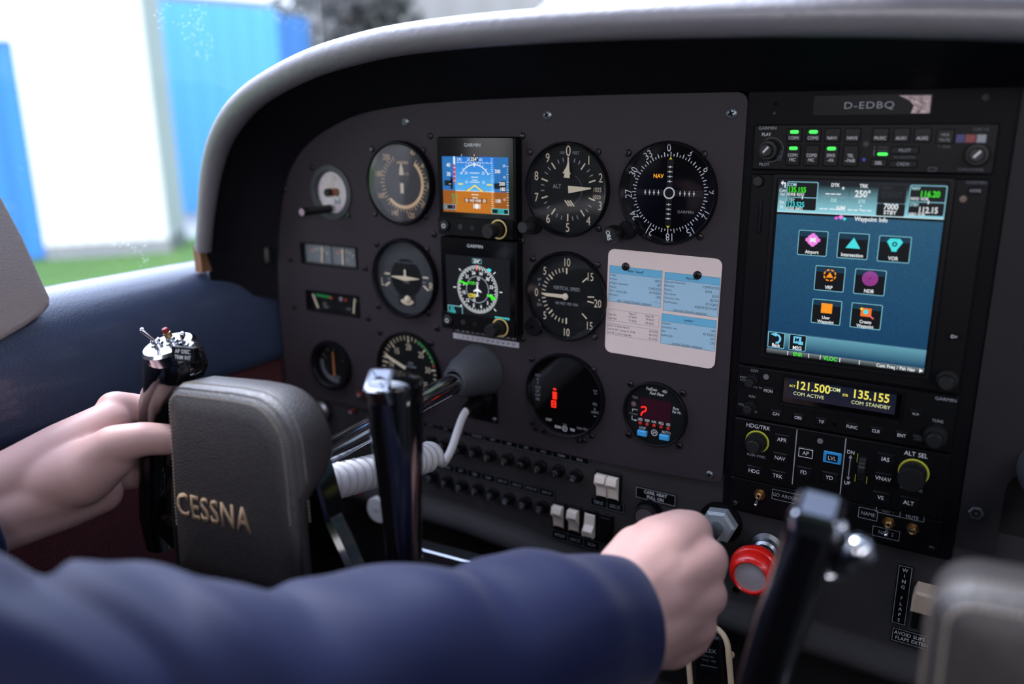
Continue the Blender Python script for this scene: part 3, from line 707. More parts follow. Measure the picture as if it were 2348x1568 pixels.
# --- the two square flight displays
def flight_display(name, label, u, v, screwsl, draw):
    r = pthing(name, label, 'flight display', u, v)
    b = MB(); b.rbox(0, 0, 86.4, 91.4, 2.5, 0, 12, BLK, 1.0)
    b.rbox(0, 8.5, 83, 72.5, 1.5, 11.9, 12.5, SCRB)
    b.box(-42, -45, 11.9, 42, -28.8, 14.5, BLK)
    b.text('GARMIN', -2, 38.5, 3.0, 12.6, WHT, sx=1.1)
    b.disc(-16.5, -36.5, 2.6, 14.6, KNOBG, 18); b.disc(-3, -37, 2.4, 14.6, BLKG, 18); b.poly([(-8, -29.5), (4, -29.5), (0, -33), (-4, -33)], 14.6, BLK2)
    b.build('housing', r)
    s = MB(); draw(s, 12.7); s.build('screen', r, 0)
    k = MB(); k.lathe([(5.2, 14.4), (5.2, 16.6), (4.4, 17.2), (.01, 17.2)], KNOB, 24, -34, -36.3); k.ring(-34, -36.3, 1.5, 2.2, 17.35, WHT, 24, 120, 420); k.rect(-34, -34.6, .6, 2, 17.35, WHT); k.build('power_button', r)
    k = MB(); k.T = Matrix.Translation((27, -36.4, 0)); k.lathe([(9.2, 14.4), (9.2, 15.6)], KNOB, 32); k.ring(0, 0, 7.6, 9.2, 15.7, M('knob_ring_yellow', (214, 190, 120), .5), 40); k.build('knob_ring', r)
    k = MB(); k.T = Matrix.Translation((27, -36.4, 0)); knob_lathe(k, 6.6, 20, KNOB, z0=14.5); k.build('knob', r)
    for q in screwsl: screw(r, q[0]-u, q[1]-v)
    return r
def d_pfd(s, z):
    x0, x1, y0, y1 = -36.6, 36.6, -23.2, 28
    s.poly([(x0, -3), (x1, -3.2), (x1, y1), (x0, y1)], z, EGRAD('sky_field', (84, 176, 238), (18, 120, 214), -3, 26)); s.rect(0, (-2+y0)/2, x1-x0, -2-y0, z-.02, EBRN)
    s.rect(-29.5, 12.5, 14, 31, z+.05, EM('lit_tape_blue', (34, 110, 180))); s.rect(29, 12.5, 15, 31, z+.05, MATS['lit_tape_blue'])
    s.rect(-29.5, -13, 14, 20, z+.05, ELBRN); s.rect(29, -13, 15, 20, z+.05, ELBRN); s.rect(0, -3.1, 43, .4, z+.06, EW)
    z += .1
    s.text('254°', 0, 26, 3.3, z+.1, EW, bold=1); s.rect(0, 26, 8.5, 4.2, z+.05, EBLK)
    for t, x in (('240', -17), ('25', -6.5), ('60', 7)): s.text(t, x, 25.6, 2.6, z, EW)
    s.rect(0, 22.6, 40, .3, z, EW)
    for k in range(-4, 5): s.rect(k*4.6, 23.2, .4, 1.4, z, EW)
    s.ring(0, 4, 16.6, 17.4, z, EW, 80, 28, 152)
    for d in (-60, -45, -30, -20, -10, 0, 10, 20, 30, 45, 60): s.tick(0, 4, d, 17.4, 19.4, .45, z, EW)
    s.poly([(-1.6, 22), (1.6, 22), (0, 18.6)], z+.1, EW)
    for k, w in ((13.5, 11), (9.7, 8), (7, 6), (5.2, 11), (-3, 6), (-6.2, 8), (-9.2, 6)): s.rect(0, k, w, .6, z, EW)
    s.text('20', -9.5, 13.5, 2.6, z, EW); s.text('20', 9.5, 13.5, 2.6, z, EW); s.text('10', -9.5, 5.2, 2.6, z, EW); s.text('10', 9.5, 5.2, 2.6, z, EW)
    for q in (-1, 1):
        s.poly([(0, 3), (q*10, -3), (q*7, -3), (0, 1.6)][::q], z+.2, EYEL); s.poly([(q*1.0, 2), (q*11.5, -3), (q*10, -3)][::q], z+.22, EM('lit_ochre', (150, 120, 10)))
        s.rect(q*16, 3.2, 5.5, 1.2, z+.1, EYEL)
    s.rect(-22.6, 24.5, 2, 7, z, EW); s.rect(-22.6, 12.5, 2, 17, z+.02, EM('lit_tape_red', (212, 40, 60)))
    for k in range(4): s.rect(-22.6, 18-k*4, 2, .6, z+.05, EW)
    s.text('40', -29.5, 20.3, 3.4, z, EW, bold=1); s.text('30', -29.5, 12, 3.4, z, EW, bold=1)
    s.rect(-30, 3.6, 9, 5, z+.1, EBLK); s.rect(-26.2, 3.6, 2.6, 11, z+.1, EBLK); s.text('--', -28, 3.4, 3, z+.2, EW, bold=1)
    for t, y in (('300', 15.5), ('100', -11)): s.text(t, 25, y, 3.2, z, EW, bold=1)
    for k in range(26): s.rect(19, 26.5-k*1.9, 1.6 if k % 5 else 2.4, .4, z, EW)
    for k in range(18): s.rect(35.6, 20-k*2.3, 1.2 if k % 3 else 2.4, .35, z, EW)
    s.text('20', 32, 20.5, 2.2, z, EW); s.text('10', 32, 10.4, 2.2, z, EW); s.text('10', 32, -9.4, 2.2, z, EW)
    s.rect(25.4, 2.4, 8.6, 5, z+.1, EBLK); s.rect(31, 2.2, 5.6, 9.6, z+.1, EBLK); s.text('200', 29.8, 4.6, 3.2, z+.2, EW, bold=1); s.text('180', 30.2, -.2, 3.2, z+.2, EW, bold=1)
    for t, y in (('65 G', -7.2), ('59 Y', -10.6), ('55 R', -14)): s.text(t, -23, y, 2.5, z, EM('lit_green_dark', (30, 170, 110)), bold=1)
    s.rect(-29.2, -18.6, 14, 4.6, z+.1, EEDGE); s.rect(-29.2, -18.6, 13.2, 3.9, z+.15, EBLK); s.text('GS', -33.5, -18.6, 2.2, z+.2, EW); s.text('1', -25, -18.6, 3, z+.2, EMAG, bold=1)
    s.rect(.5, -11.6, 25, 3.8, z+.1, EBLK); s.rect(.5, -11.6, 24, 3, z+.12, ELBRN); s.text('NO VOR', .5, -11.6, 2.4, z+.2, EW, bold=1)
    for q in (-9.4, 10.4): s.ring(q, -11.6, .9, 1.5, z+.2, EW, 20)
    s.disc(1.8, -16.8, 2.4, z+.1, EW, 20); s.rect(-1.6, -16.8, .7, 4.6, z+.1, EW); s.rect(5.2, -16.8, .7, 4.6, z+.1, EW)
    s.rect(27.3, -20.4, 18.4, 4.8, z+.1, ECY); s.rect(27.3, -20.4, 17.2, 3.8, z+.15, EBLK); s.text('1025', 28, -20.4, 3, z+.2, ECY, bold=1)
    s.rect(-14, 29.4, .5, 1.6, z, EW); s.rect(0, 29.4, .5, 1.6, z, EW)
def d_hsi(s, z):
    s.rect(0, -1.5, 73, 60, z, EBLK); z += .1; cy = -3
    s.rect(0, 24.5, 10.5, 4.6, z, EEDGE); s.rect(0, 24.5, 9.9, 4, z+.05, EBLK); s.text('254°', 0, 24.5, 3.1, z+.1, EW, bold=1)
    for k in range(72): s.tick(0, cy, k*5-2, 20.4 if k % 2 else 19.2, 23.4, .75, z, EW)
    for d in (-48, 48, -90, 90, 132, -132): s.tick(0, cy, d, 25, 28, .9, z, EW)
    for k, t in enumerate(('W', '30', '33', 'N', '3', '6', 'E', '12', '15', 'S', '21', '24')):
        d = 16+k*30; a = math.radians(90-d); s.text(t, 16.4*math.cos(a), cy+16.4*math.sin(a), 3.3, z+.05, EW, bold=1, rot=-d*.25 if d < 60 else 0)
    s.ring(0, cy, 12.3, 13.1, z, EM('lit_grey', (150, 156, 170)), 60)
    for x, y in ((1.5, 10.5), (0, 6), (-2, -6), (-4, -10.5)): s.ring(x, cy+y, .9, 1.5, z, EW, 16)
    s.poly([(-.6, 5+cy), (.6, 5+cy), (.9, 1+cy), (4.6, -1.4+cy), (4.6, -2.6+cy), (.8, -1.6+cy), (.6, -5+cy), (2, -6.4+cy), (-2, -6.4+cy), (-.6, -5+cy), (-.8, -1.6+cy), (-4.6, -2.6+cy), (-4.6, -1.4+cy), (-.9, 1+cy)][::-1], z+.1, EW)
    s.rect(0, cy+21, 1.2, 5, z+.1, EM('lit_vermilion', (236, 90, 30)))
    s.line(-21, cy+7, -11, cy+4, 2.0, z+.1, EGN); s.line(11, cy-4, 16, cy-5.6, 2.0, z+.1, EGN); s.poly([(15, cy-2.6), (22, cy-7.2), (15.6, cy-8.6)][::-1], z+.12, EGN)
    s.text('VOR', -6.6, cy+6, 3, z+.15, EGN, bold=1); s.rect(-6.2, cy-6.2, 7.4, 3.4, z+.12, EYEL); s.text('MSG', -6.2, cy-6.2, 2.6, z+.2, EBLK, bold=1)
    s.poly([(11, cy+20), (15, cy+18), (16.5, cy+20.5), (13, cy+22)], z+.1, ECY)
    s.frame(-26.6, -27.5, 17.5, 12, .6, z, EEDGE); s.text('ILS', -30, -24, 2.8, z+.1, ECY, bold=1); s.text('VOR', -29.8, -27.5, 2.8, z+.1, ECY, bold=1); s.text('CRS', -32, -31, 2.4, z+.1, EW); s.rect(-24, -31, 9, 3.4, z+.08, EGN); s.text('009°', -24, -31, 2.6, z+.15, EBLK, bold=1)
    s.rect(27.5, -30, 16, 6, z, ECY); s.rect(27.5, -30, 14.4, 4.6, z+.05, EM('lit_teal', (24, 120, 130))); s.text('H 259°', 28, -30, 2.8, z+.1, ECY, bold=1)
flight_display('flight_display', 'upper square flight display showing blue sky over orange ground', -91.1, 87.0, [(-150.1, 133.1), (-47.5, 133.2), (-48.2, 39.3), (-149.6, 38.7)], d_pfd)
flight_display('flight_display', 'lower square flight display showing a white compass rose on black', -90.7, -5.8, [(-48.4, -55.2), (-149.9, -57.1)], d_hsi)
# compass correction cards under the lower display
for nm, lb, yy, ma, mb_ in (('correction_card', 'narrow dark compass correction strip under the lower flight display', -55.6, DIMM, WHT), ('correction_card', 'narrow white compass correction strip, lower of the two under the flight display', -61.8, M('card_white', (196, 196, 206), .6), None)):
    b = MB(); b.rbox(0, 0, 77, 5.4, .4, 0, .8, BLK if mb_ else MATS['card_white'])
    for k in range(13): b.rect(-35.5+k*5.9, 0, .5 if mb_ else .35, 4.2, .9, GREYM)
    for k in range(12): b.text(('N', '30', '60', 'E', '12', '15', 'S', '21', '24', 'W', '30', '33')[k] if mb_ else ('0', '33', '63', '92', '122', '151', '180', '209', '238', '268', '299', '330')[k], -32.5+k*5.9, 0, 2.4, .92, mb_ or BLK, bold=1, sx=.75)
    single(b, nm, lb, 'placard', (-90.8, 0, yy), group='compass correction strips')

# --- checklist card
CARD = M('card_paper', (232, 216, 212), .55, var=.03)
CB_ = M('card_blue', (166, 208, 232), .55, var=.03); CB2_ = M('card_header_blue', (110, 190, 228), .55, var=.03); INK = M('card_ink', (38, 40, 70), .6); INK2 = M('card_line', (96, 120, 150), .6)
r = pthing('checklist_card', 'white laminated checklist card with blue boxes screwed to the panel', 'card', 89.5, -9, 0)
r.rotation_euler = (PI/2, math.radians(0.9), 0)
b = MB(); b.rbox(0, 0, 101, 93.5, 6, .4, 1.1, CARD, .15); z = 1.2
def cbox(x0, y0, x1, y1, hd, title, rows, foot):
    b.rect((x0+x1)/2, (y0+y1)/2, x1-x0, y1-y0, z, CB_); b.rect((x0+x1)/2, y1-hd/2, x1-x0, hd, z+.03, CB2_)
    b.frame((x0+x1)/2, (y0+y1)/2, x1-x0, y1-y0, .25, z+.05, INK2); b.rect((x0+x1)/2, y1-hd, x1-x0, .25, z+.05, INK2)
    b.text(title, (x0+x1)/2, y1-hd/2, 2.0, z+.06, INK, bold=1, shear=.15)
    for k, (a, c) in enumerate(rows):
        y = y1-hd-1.7-k*3.5; b.text(a, x0+.4, y, 1.75, z+.06, INK, 'L', sx=.8); b.text(c, x1-.4, y-1.2, 2.0, z+.06, INK, 'R', sx=.85)
    b.text(foot, (x0+x1)/2, y0+1.8, 1.8, z+.06, INK, sx=.85, shear=.15); b.rect((x0+x1)/2, y0+.6, (x1-x0)*.68, .15, z+.06, INK)
cbox(-48.6, 0, .2, 32.2, 6.5, 'After Takeoff', [('# Flaps', 'ZERO'), ('# Power', 'SET'), ('# Engine instruments', 'CHECKED'), ('Mixture', 'AS RQRD'), ('Taxi + Landing light', 'OFF'), ('Altimeters', '___/___')], 'After Takeoff Checklist completed')
cbox(2.3, -1.8, 50, 31.5, 6.2, 'Approach', [('Approach Preparation', 'COMPLETED'), ('Altimeters', 'QNH _ / _'), ('Mixture', 'RICH'), ('Fuel selector', 'BOTH'), ('Carburetor heat', 'AS RQRD'), ('Seats/Seatbelts', 'ADJUSTED/TIGHT')], 'Approach Checklist completed')
cbox(1.6, -31.2, 49.6, -4.4, 6.6, 'Landing', [('Autopilot', 'OFF'), ('Carburetor heat', 'AS RQRD'), ('Flaps', '__ SET'), ('Landing light', 'ON')], 'Landing Checklist completed')
b.frame(-24.5, -12, 48.2, 10.4, .2, z, INK2); b.frame(-24.9, -25, 48, 10.3, .2, z, INK2)
for y, a, c, d in ((-8.6, '', 'Flaps 0°', 'Flaps 40°'), (-11.6, 'Vapr min', '67 KIAS', '59 KIAS'), (-14.9, 'Vapr max', '77 KIAS', '69 KIAS')):
    b.text(a, -48, y, 1.7, z, INK, 'L', sx=.8); b.text(c, -25, y, 1.8, z, INK, sx=.85); b.text(d, -9, y, 1.8, z, INK, sx=.85)
for y, a, c in ((-21.7, 'Vref 0° (1.3xVso Flaps 0)', '62 KIAS'), (-25, 'Vref 10°/20° (1.3xVso FL 10/20)', '58 KIAS'), (-28.3, 'Vref 40° (1.3xVso Flaps 40)', '54 KIAS')):
    b.text(a, -48.4, y, 1.7, z, INK, 'L', sx=.8); b.text(c, -1.4, y, 1.8, z, INK, 'R', sx=.85)
b.build('card', r)
screw(r, -33.5, 32.4, 1.1, 3.6); screw(r, 30.6, 31.6, 1.1, 3.6)

# --- the plate itself
HOLES.append(circ(-98, -92.4, 11.5))
PL = holed_plate(outline, HOLES, -2.5, 0, PLATE, 'instrument_panel')
PL.rotation_euler = PR; tag(PL, 'dark grey flight instrument panel plate on the left', 'instrument panel')
for k, (u, v) in enumerate(((-179.7, 146.7), (-21.7, 150.9), (140.7, 150.2), (140.5, -151.9), (-352.1, 76.1))):
    o = screw(PL, u, v, 0, 4.6 if k < 3 else 3.4, M('grey_screw', (120, 128, 136), .35, metal=.8) if k < 4 else SCRW); o.name = 'panel_screw'
# dark bay behind the plate, so that gaps read black
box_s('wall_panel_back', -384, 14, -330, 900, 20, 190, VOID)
# ================================================================== centre radio stack
b = MB(); b.T = None
STK = [(152.5, -181), (330, -181), (330, 168), (152.5, 168)]
b.prism(STK, -6, -2, RADIOP); b.disc(173, 156.6, 1.7, -1.9, BLKG, 14); b.disc(310, 158, 2.2, -1.9, BLKG, 14); b.disc(172.6, 150, 1.0, -1.9, KNOBG, 10)
single(b, 'radio_panel', 'black centre panel that carries the radio stack', 'panel')
# registration placard, with a bare shiny end
b = MB(); b.rbox(0, 0, 78, 13.5, .6, 0, .7, BLK); b.text('D-EDBQ', -1, -.2, 4.6, .8, GREYM, sx=1.25, gap=.5)
r = pthing('registration_placard', 'dark engraved registration placard reading D-EDBQ at the top of the radio stack', 'placard', 239.5, 154.8, -2)
b.build('plate', r)
b = MB(); b.prism([(17.5, 6), (38, 5.6), (38.2, -6.2), (26.5, -6.2), (28, -1), (24, 3)][::-1], .7, .95, M('worn_foil', (190, 170, 170), .3, metal=.7, bump=('noise', 160, .9, .004), var=.5, vscale=120)); b.build('shiny_corner', r)

class Unit:
    def __init__(s, name, label, u0, v0, u1, v1, w=5, mat=None, cat='radio'):
        s.c = ((u0+u1)/2, (v0+v1)/2); s.w = w
        s.r = pthing(name, label, cat, s.c[0], s.c[1], -2); s.T = Matrix.Translation((-s.c[0], -s.c[1], 0))
        s.b = MB(); s.b.T = s.T; s.b.rbox(s.c[0], s.c[1], u1-u0, v1-v0, 1.5, 0, w, mat or BLK, .8)
        s.z = w+.1
    def txt(s, t, u, v, h=2.6, m=None, **k): s.b.text(t, u, v, h, s.z, m or WHT, **k)
    def button(s, u, v, w, h, t='', th=2.4, name='button', mat=None, led=None, tv=0, t2=None, rise=1.6, tm=None, **k):
        b = MB(); b.T = s.T; b.rbox(u, v, w, h, .9, s.w-.3, s.w+rise, mat or BLK2, .6); z = s.w+rise+.1
        if t2: b.text(t, u, v+tv+1.7, th, z, tm or WHT, **k); b.text(t2, u, v+tv-1.7, th, z, tm or WHT, **k)
        elif t: b.text(t, u, v+tv, th, z, tm or WHT, **k)
        if led is not None: b.rbox(u, v+h/2-2.6, 6.0, 2.3, 1.1, z-.1, z+.1, ELED if led else BLK2)
        return b.build(name, s.r)
    def knob(s, u, v, rb, hb, rt, ht, ring=None, name='knob', mark=False):
        b = MB(); b.T = s.T @ Matrix.Translation((u, v, 0))
        knob_lathe(b, rb, hb, KNOB, z0=s.w, n=56)
        if rt: knob_lathe(b, rt, ht, KNOB, z0=s.w+hb, n=40, flute=.3)
        if mark: b.rect(0, 0, 0, 0, 0, WHT) if 0 else b.line(-1.5, -1.5, 2.2, 2.6, 1.2, s.w+hb+ht+.15, WHT)
        o = b.build(name, s.r)
        if ring: 
            b = MB(); b.T = s.T; b.ring(u, v, rb-.3, rb+1.2, s.w+.25, ring, 48); b.build('knob_ring', s.r)
        return o
    def done(s, name='face_plate'): return s.b.build(name, s.r)

# --- audio panel
A = Unit('audio_panel', 'audio control panel with green lit buttons, topmost unit of the radio stack', 159.5, 108.5, 320.5, 141.8)
A.txt('GARMIN', 169.6, 139.2, 2.2, GREYM, sx=1.1); A.txt('PLAY', 169, 134.6, 2.3); A.txt('PILOT', 169, 112.5, 2.2, GREYM); A.txt('OFF', 180, 118.6, 1.9, DIMM); A.txt('ICS', 180, 116.4, 1.9, DIMM); A.b.ring(180, 121.8, .9, 1.3, A.z, DIMM, 16)
A.b.ring(173.5, 123.3, 8.6, 9.0, A.z, DIMM, 48)
A.b.disc(239.7, 127.9, 1.9, A.z, KNOBG, 16); A.b.disc(239.4, 117, 1.2, A.z, M('blue_dot', (60, 70, 190), .5), 12)
A.knob(172.5, 123.3, 7.6, 8, 5, 6, mark=True)
for u, t, l in ((189.8, 'COM1', 1), (203.3, 'COM2', 1), (216.7, 'NAV1', 0), (230.3, 'NAV2', 0), (248.8, 'MUSIC', 0), (262.4, 'AUX1', 0), (275.6, 'AUX2', 0)): A.button(u, 134.1, 11, 9.8, t, 2.2, led=l, tv=-2, sx=.85)
A.button(289.4, 133.2, 11, 9.8, 'MKR', 1.9, t2='MUTE', tv=-.6, tm=GREYM)
for u, t, t2, l in ((190, 'COM1', 'MIC', 1), (203.4, 'COM2', 'MIC', 0), (216.9, 'SPKR', '~PA', 1), (230.3, 'TEL', '~PAIR', 0)): A.button(u, 119.6, 10.6, 15.2, t, 2.3, t2=t2, tv=-1.6, led=l, sx=.8)
A.button(249.5, 115, 11, 6, '2SEL', 2.2, sx=.8); A.b.rbox(251.3, 121, 6.6, 2, .9, A.z-.1, A.z+.3, ELED); A.b.rbox(251.3, 123.6, 6.6, .8, .3, A.z-.1, A.z+.2, KNOBG); A.b.rbox(251.3, 125.6, 6.6, .8, .3, A.z-.1, A.z+.2, KNOBG)
for k, t in enumerate('123'): A.txt(t, 245.6, 125.4-k*2.3, 1.6, GREYM)
A.button(265.5, 123.8, 18, 5, 'PILOT', 2.2, tm=GREYM); A.button(265.4, 114.4, 18, 5, 'CREW', 2.2, tm=GREYM); A.txt('ICS ISOLATION', 265.5, 119, 1.5, DIMM)
A.b.frame(284, 111.2, 5.4, 2.6, .4, A.z, DIMM, .8); A.txt('T. SENS', 289.5, 126.4, 1.7, DIMM)
A.b.rect(298.6, 131.8, 5, 5.2, A.z, M('lens_blue', (30, 34, 110), .3)); A.b.rect(304.6, 131.8, 6, 5.2, A.z, M('lens_red', (130, 36, 40), .3)); A.b.rect(311, 131.8, 5.4, 5.2, A.z, GREYM)
A.txt('COPILOT/PASS', 307, 111.4, 1.8, DIMM); A.txt('COM 1/2', 310, 137.8, 1.8, DIMM)
A.knob(310, 121.6, 7.6, 8, 5, 6, mark=True)
A.done()

# --- big touch navigator
N = Unit('touch_navigator', 'large glowing touchscreen navigator with waypoint buttons in the radio stack', 159.5, -47.0, 319.5, 105.2, 5)
b = MB(); b.T = N.T; o = rr(238, 33, 124, 146, 2.5); i = rr(238, 33, 116, 139, 1.5)
b.loft([[(x, y, 4.9) for x, y in o], [(x, y, 6.4) for x, y in inset(o, .8)], [(x, y, 6.4) for x, y in inset(i, -.4)], [(x, y, 5.15) for x, y in i]], BLK2, cap=False); b.build('screen_bezel', N.r)
N.b.rbox(168.6, 73, 3.4, 26, .8, N.w-.1, N.w+.15, BLKG); N.b.rbox(168.6, 73, 1.6, 24, .5, N.w, N.w+.5, BLK2)
N.txt('GARMIN', 311.5, 103, 2.0, DIMM, sx=1.1)
N.b.lathe([(2.2, N.w), (2.2, N.w+.4), (1.6, N.w+.5), (.01, N.w+.5)], M('light_sensor', (110, 92, 84), .4), 18, 305.1, 91.6)
N.button(311.7, 97.6, 8, 4.6, 'HOME', 2.0, tm=GREYM, sx=.85); N.button(311.3, -4.7, 7.6, 5, 'D>', 2.4, tm=WHT)
N.knob(166, 100, 4.4, 5, 0, 0); N.knob(311.1, -35.7, 7.6, 8, 5.2, 9)
s = MB(); s.T = N.T; z = 5.3
EBG = EGRAD('map_blue', (14, 62, 98), (34, 84, 114), -15-29, 75-29, .38, 700); EBG.name = 'screen_field'
s.rect(238.2, 29, 113.6, 93, z, EBG)
s.rect(238.2, 89.6, 113.6, 23.8, z, EGRAD('top_bar', (140, 206, 220), (4, 14, 26), 78-29, 98-29, .05)); s.rect(238.2, 77.5, 113.6, .7, z+.1, EM('lit_pale', (196, 230, 236)))
s.rect(238.2, -24, 113.6, 14.4, z, EGRAD('low_bar', (10, 62, 98), (100, 160, 178), -31-29, -17-29, .05)); s.rect(238.2, -33.2, 113.6, 4.4, z, EGRAD('status_bar', (2, 4, 6), (120, 132, 136), -35.4-29, -30.6-29))
z += .12
def plaque(cx, cy, w, h, t=.5, rad=1.2, edge=EEDGE):
    s.poly(rr(cx, cy, w, h, rad), z, edge); s.poly(rr(cx, cy, w-2*t, h-2*t, rad-.3), z+.06, EBLK)
def tx(t, u, v, h, m=EW, al='C', bold=1, sx=.82): s.text(t, u, v, h, z+.14, m, al, 0, bold, sx)
plaque(198.6, 89.6, 22.6, 21.4); s.rect(198.6, 88.6, 22, .5, z+.1, EEDGE)
tx('COM', 188, 98.0, 2.3, EM('lit_pale_cyan', (176, 224, 232)), 'L'); tx('135.155', 188.2, 94.3, 3.9, EGN, 'L', sx=.74); tx('EDKB RDO', 188, 90.8, 2.1, EW, 'L'); tx('STBY', 188, 86.6, 2.2, MATS['lit_pale_cyan'], 'L'); tx('123.525', 188.2, 83.4, 3.8, ECY, 'L', sx=.74); tx('EDKB INFO', 188, 80.2, 2.0, EW, 'L')
s.poly([(197.2, 88), (199.2, 86), (201.2, 88)], z+.12, EBLK); s.rect(199.2, 88.6, .7, 2.6, z+.15, EW)
s.poly([(182.6, 99), (184.2, 101), (184.2, 97)][::-1], z, EW); s.rect(185, 99, 2.4, .9, z, EW); s.rect(185.9, 97.3, .9, 3.6, z, EW)
for t, v in (('Com', 93.6), ('Vol', 90.6), ('-', 87.6), ('Psh', 84.6), ('Sq', 81.6)): tx(t, 184.4, v, 2.3, EW, bold=0, sx=.75)
tx('DTK', 221.8, 98.6, 2.5); tx('TRK', 241.3, 98.5, 2.6); tx('DIS', 221.6, 87.5, 2.5, MATS['lit_pale_cyan']); tx('ETE', 241, 87.4, 2.5, MATS['lit_pale_cyan'])
tx('250°', 241, 92.9, 4.7, sx=.85); tx('°', 227.4, 94.8, 4.6); tx('NM', 227, 82, 3.4, sx=.8)
for k in range(3): s.rect(217+k*3.8, 92, 3.2, .7, z+.1, EW)
for k in range(4): s.rect(213.4+k*3.1 if k < 2 else 215.2+k*3.1, 81, 2.6, .7, z+.1, EW); s.rect(233.5+k*3.8+(1.6 if k > 1 else 0), 81, 3, .7, z+.1, EW)
s.rect(219.6, 81, .8, .8, z+.1, EW); s.disc(240.6, 84.2, .6, z+.1, EW, 8); s.disc(240.6, 81.6, .6, z+.1, EW, 8)
s.rect(231.8, 94.5, .3, 8, z, EDIM); s.rect(222, 89.8, 17, .3, z, MATS['lit_grey']); s.rect(241.5, 89.8, 17, .3, z, MATS['lit_grey']); s.rect(231.6, 83.5, .3, 9, z, MATS['lit_grey'])
plaque(260.4, 93.6, 18.6, 13.6, .3, 1, EDIM); tx('XPDR', 256.4, 97.6, 2.0, EDIM); tx('IDENT', 260.3, 92.8, 4.0, EDIM, bold=0)
plaque(260.5, 82.2, 18.6, 8.8, .3, 1, EDIM); tx('7000', 260.6, 84.6, 4.0, EW, sx=.85); tx('STBY', 260.4, 80.4, 2.8, EW, sx=.95)
plaque(283.2, 89.5, 23.4, 21.4); s.rect(283.2, 88.6, 22.6, .5, z+.1, EEDGE)
tx('NAV', 272.6, 98.0, 2.3, MATS['lit_pale_cyan'], 'L'); tx('116.20', 284.5, 94.3, 4.1, EGN, sx=.8); tx('NVO VOR', 272.6, 90.8, 2.1, EW, 'L'); tx('STBY', 272.6, 86.6, 2.2, MATS['lit_pale_cyan'], 'L'); tx('112.15', 284.5, 83.2, 4.1, EW, sx=.8); tx('KBO VOR', 272.6, 80.0, 2.0, EW, 'L')
s.poly([(282.2, 88), (284.2, 86), (286.2, 88)], z+.12, EBLK); s.rect(284.2, 88.6, .7, 2.6, z+.15, EW)
tx('Waypoint Info', 248.4, 74.9, 3.1, EW, sx=.85)
s.disc(224.6, 74.6, 1.2, z+.1, EMAG, 12); s.poly([(227.8, 77.2), (229.8, 75.4), (227.8, 73.6), (225.8, 75.4)][::-1], z+.12, EM('lit_pink', (240, 130, 226))); s.disc(230.4, 74.2, 1.1, z+.1, ECY, 10)
for cx, cy, lab in ((209.4, 54.9, ('Airport',)), (238, 54.7, ('Intersection',)), (265.9, 54.3, ('VOR',)), (223.9, 28.9, ('VRP',)), (252.1, 28.9, ('NDB',)), (223.9, 3.1, ('User', 'Waypoint')), (252.1, 3.1, ('Create', 'Waypoint'))):
    plaque(cx, cy, 21.4, 19.0, .45, 1); s.poly(rr(cx, cy+7, 20.2, 4.2, .8), z+.08, EM('lit_plaque_top', (14, 52, 74)))
    if len(lab) == 1: tx(lab[0], cx, cy-6.6, 2.6, EW, sx=.86)
    else: tx(lab[0], cx, cy-4.3, 2.4, EW, sx=.86); tx(lab[1], cx, cy-7.6, 2.4, EW, sx=.86)
q = z+.14
PK = MATS['lit_pink']; s.disc(209.4, 57.4, 4.3, q, PK, 28); s.rect(209.4, 57.4, 10.6, 2.4, q, PK); s.rect(209.4, 57.4, 2.4, 10, q, PK); s.line(207.4, 58.6, 211.6, 56, 1.5, q+.05, EW); s.line(207.4, 56, 211.4, 58.8, 1.5, q+.05, EW)
s.poly([(233, 53), (243.2, 53), (238.2, 61)], q, ECY)
s.poly([(260.6, 59.6), (262.6, 62), (269.2, 62), (271.2, 59.6), (267.8, 54), (267.6, 52.6), (264.2, 52.6), (264, 54)][::-1], q, ECY); s.disc(265.9, 58, 1.9, q+.05, EBLK, 6); s.ring(265.9, 58, .1, .9, q+.1, ECY, 10)
for k in range(8): s.ring(223.9, 31.6, 3.6, 4.6, q, EORG, 64, k*45+8, k*45+37)
s.poly([(221.3, 29.8), (226.5, 29.8), (223.9, 34)], q, EORG)
for k in range(1, 6):
    for j in range(k*6): a = 2*PI*j/(k*6)+k*.3; s.disc(252.1+k*1.02*math.cos(a), 31.6+k*1.02*math.sin(a), .38, q, EMAG, 6)
s.rect(223.9, 6, 8, 7.6, q, EORG)
s.rect(251.8, 6, 7.4, 6.4, q, EM('lit_deep_orange', (244, 116, 40))); s.disc(251.6, 6.4, 1.8, q+.04, ECY, 10); s.line(253, 5, 257.4, 1.6, 1.0, q+.05, EM('lit_salmon', (236, 110, 96))); s.poly([(248.6, 9.8), (249.2, 8.8), (250.2, 8.4), (249.2, 8), (248.6, 7), (248, 8), (247, 8.4), (248, 8.8)][::-1], q+.06, EYEL)
plaque(188.4, -23.8, 12.8, 12.8, .4, .8); plaque(204.8, -23.8, 12.8, 12.8, .4, .8); tx('Back', 188.4, -27.9, 2.9, EW, sx=.8); tx('MSG', 204.8, -28.0, 2.9, EW, sx=.85)
BC = EM('lit_back_blue', (110, 196, 232)); s.ring(188, -22.6, 2.6, 4.2, q, BC, 40, -90, 100); s.poly([(188.4, -17.6), (183.4, -19.3), (188.4, -21)][::-1], q, BC)
s.rect(204.4, -21.6, 6, 5.6, q, BC); s.text('M', 204.2, -21.4, 3.4, q+.08, EBLK, bold=1); s.rect(207.2, -23.8, 3.6, 2.6, q+.1, BC)
tx('ENR', 205.6, -33.1, 3.0, EGN, sx=.85); tx('VLOC', 230, -33.1, 3.2, EGN, sx=.85); tx('Com Freq / Psh Nav', 276, -33.2, 2.6, EW, sx=.82); s.poly([(292, -31.6), (292, -34.8), (294.6, -33.2)][::-1], q, EW)
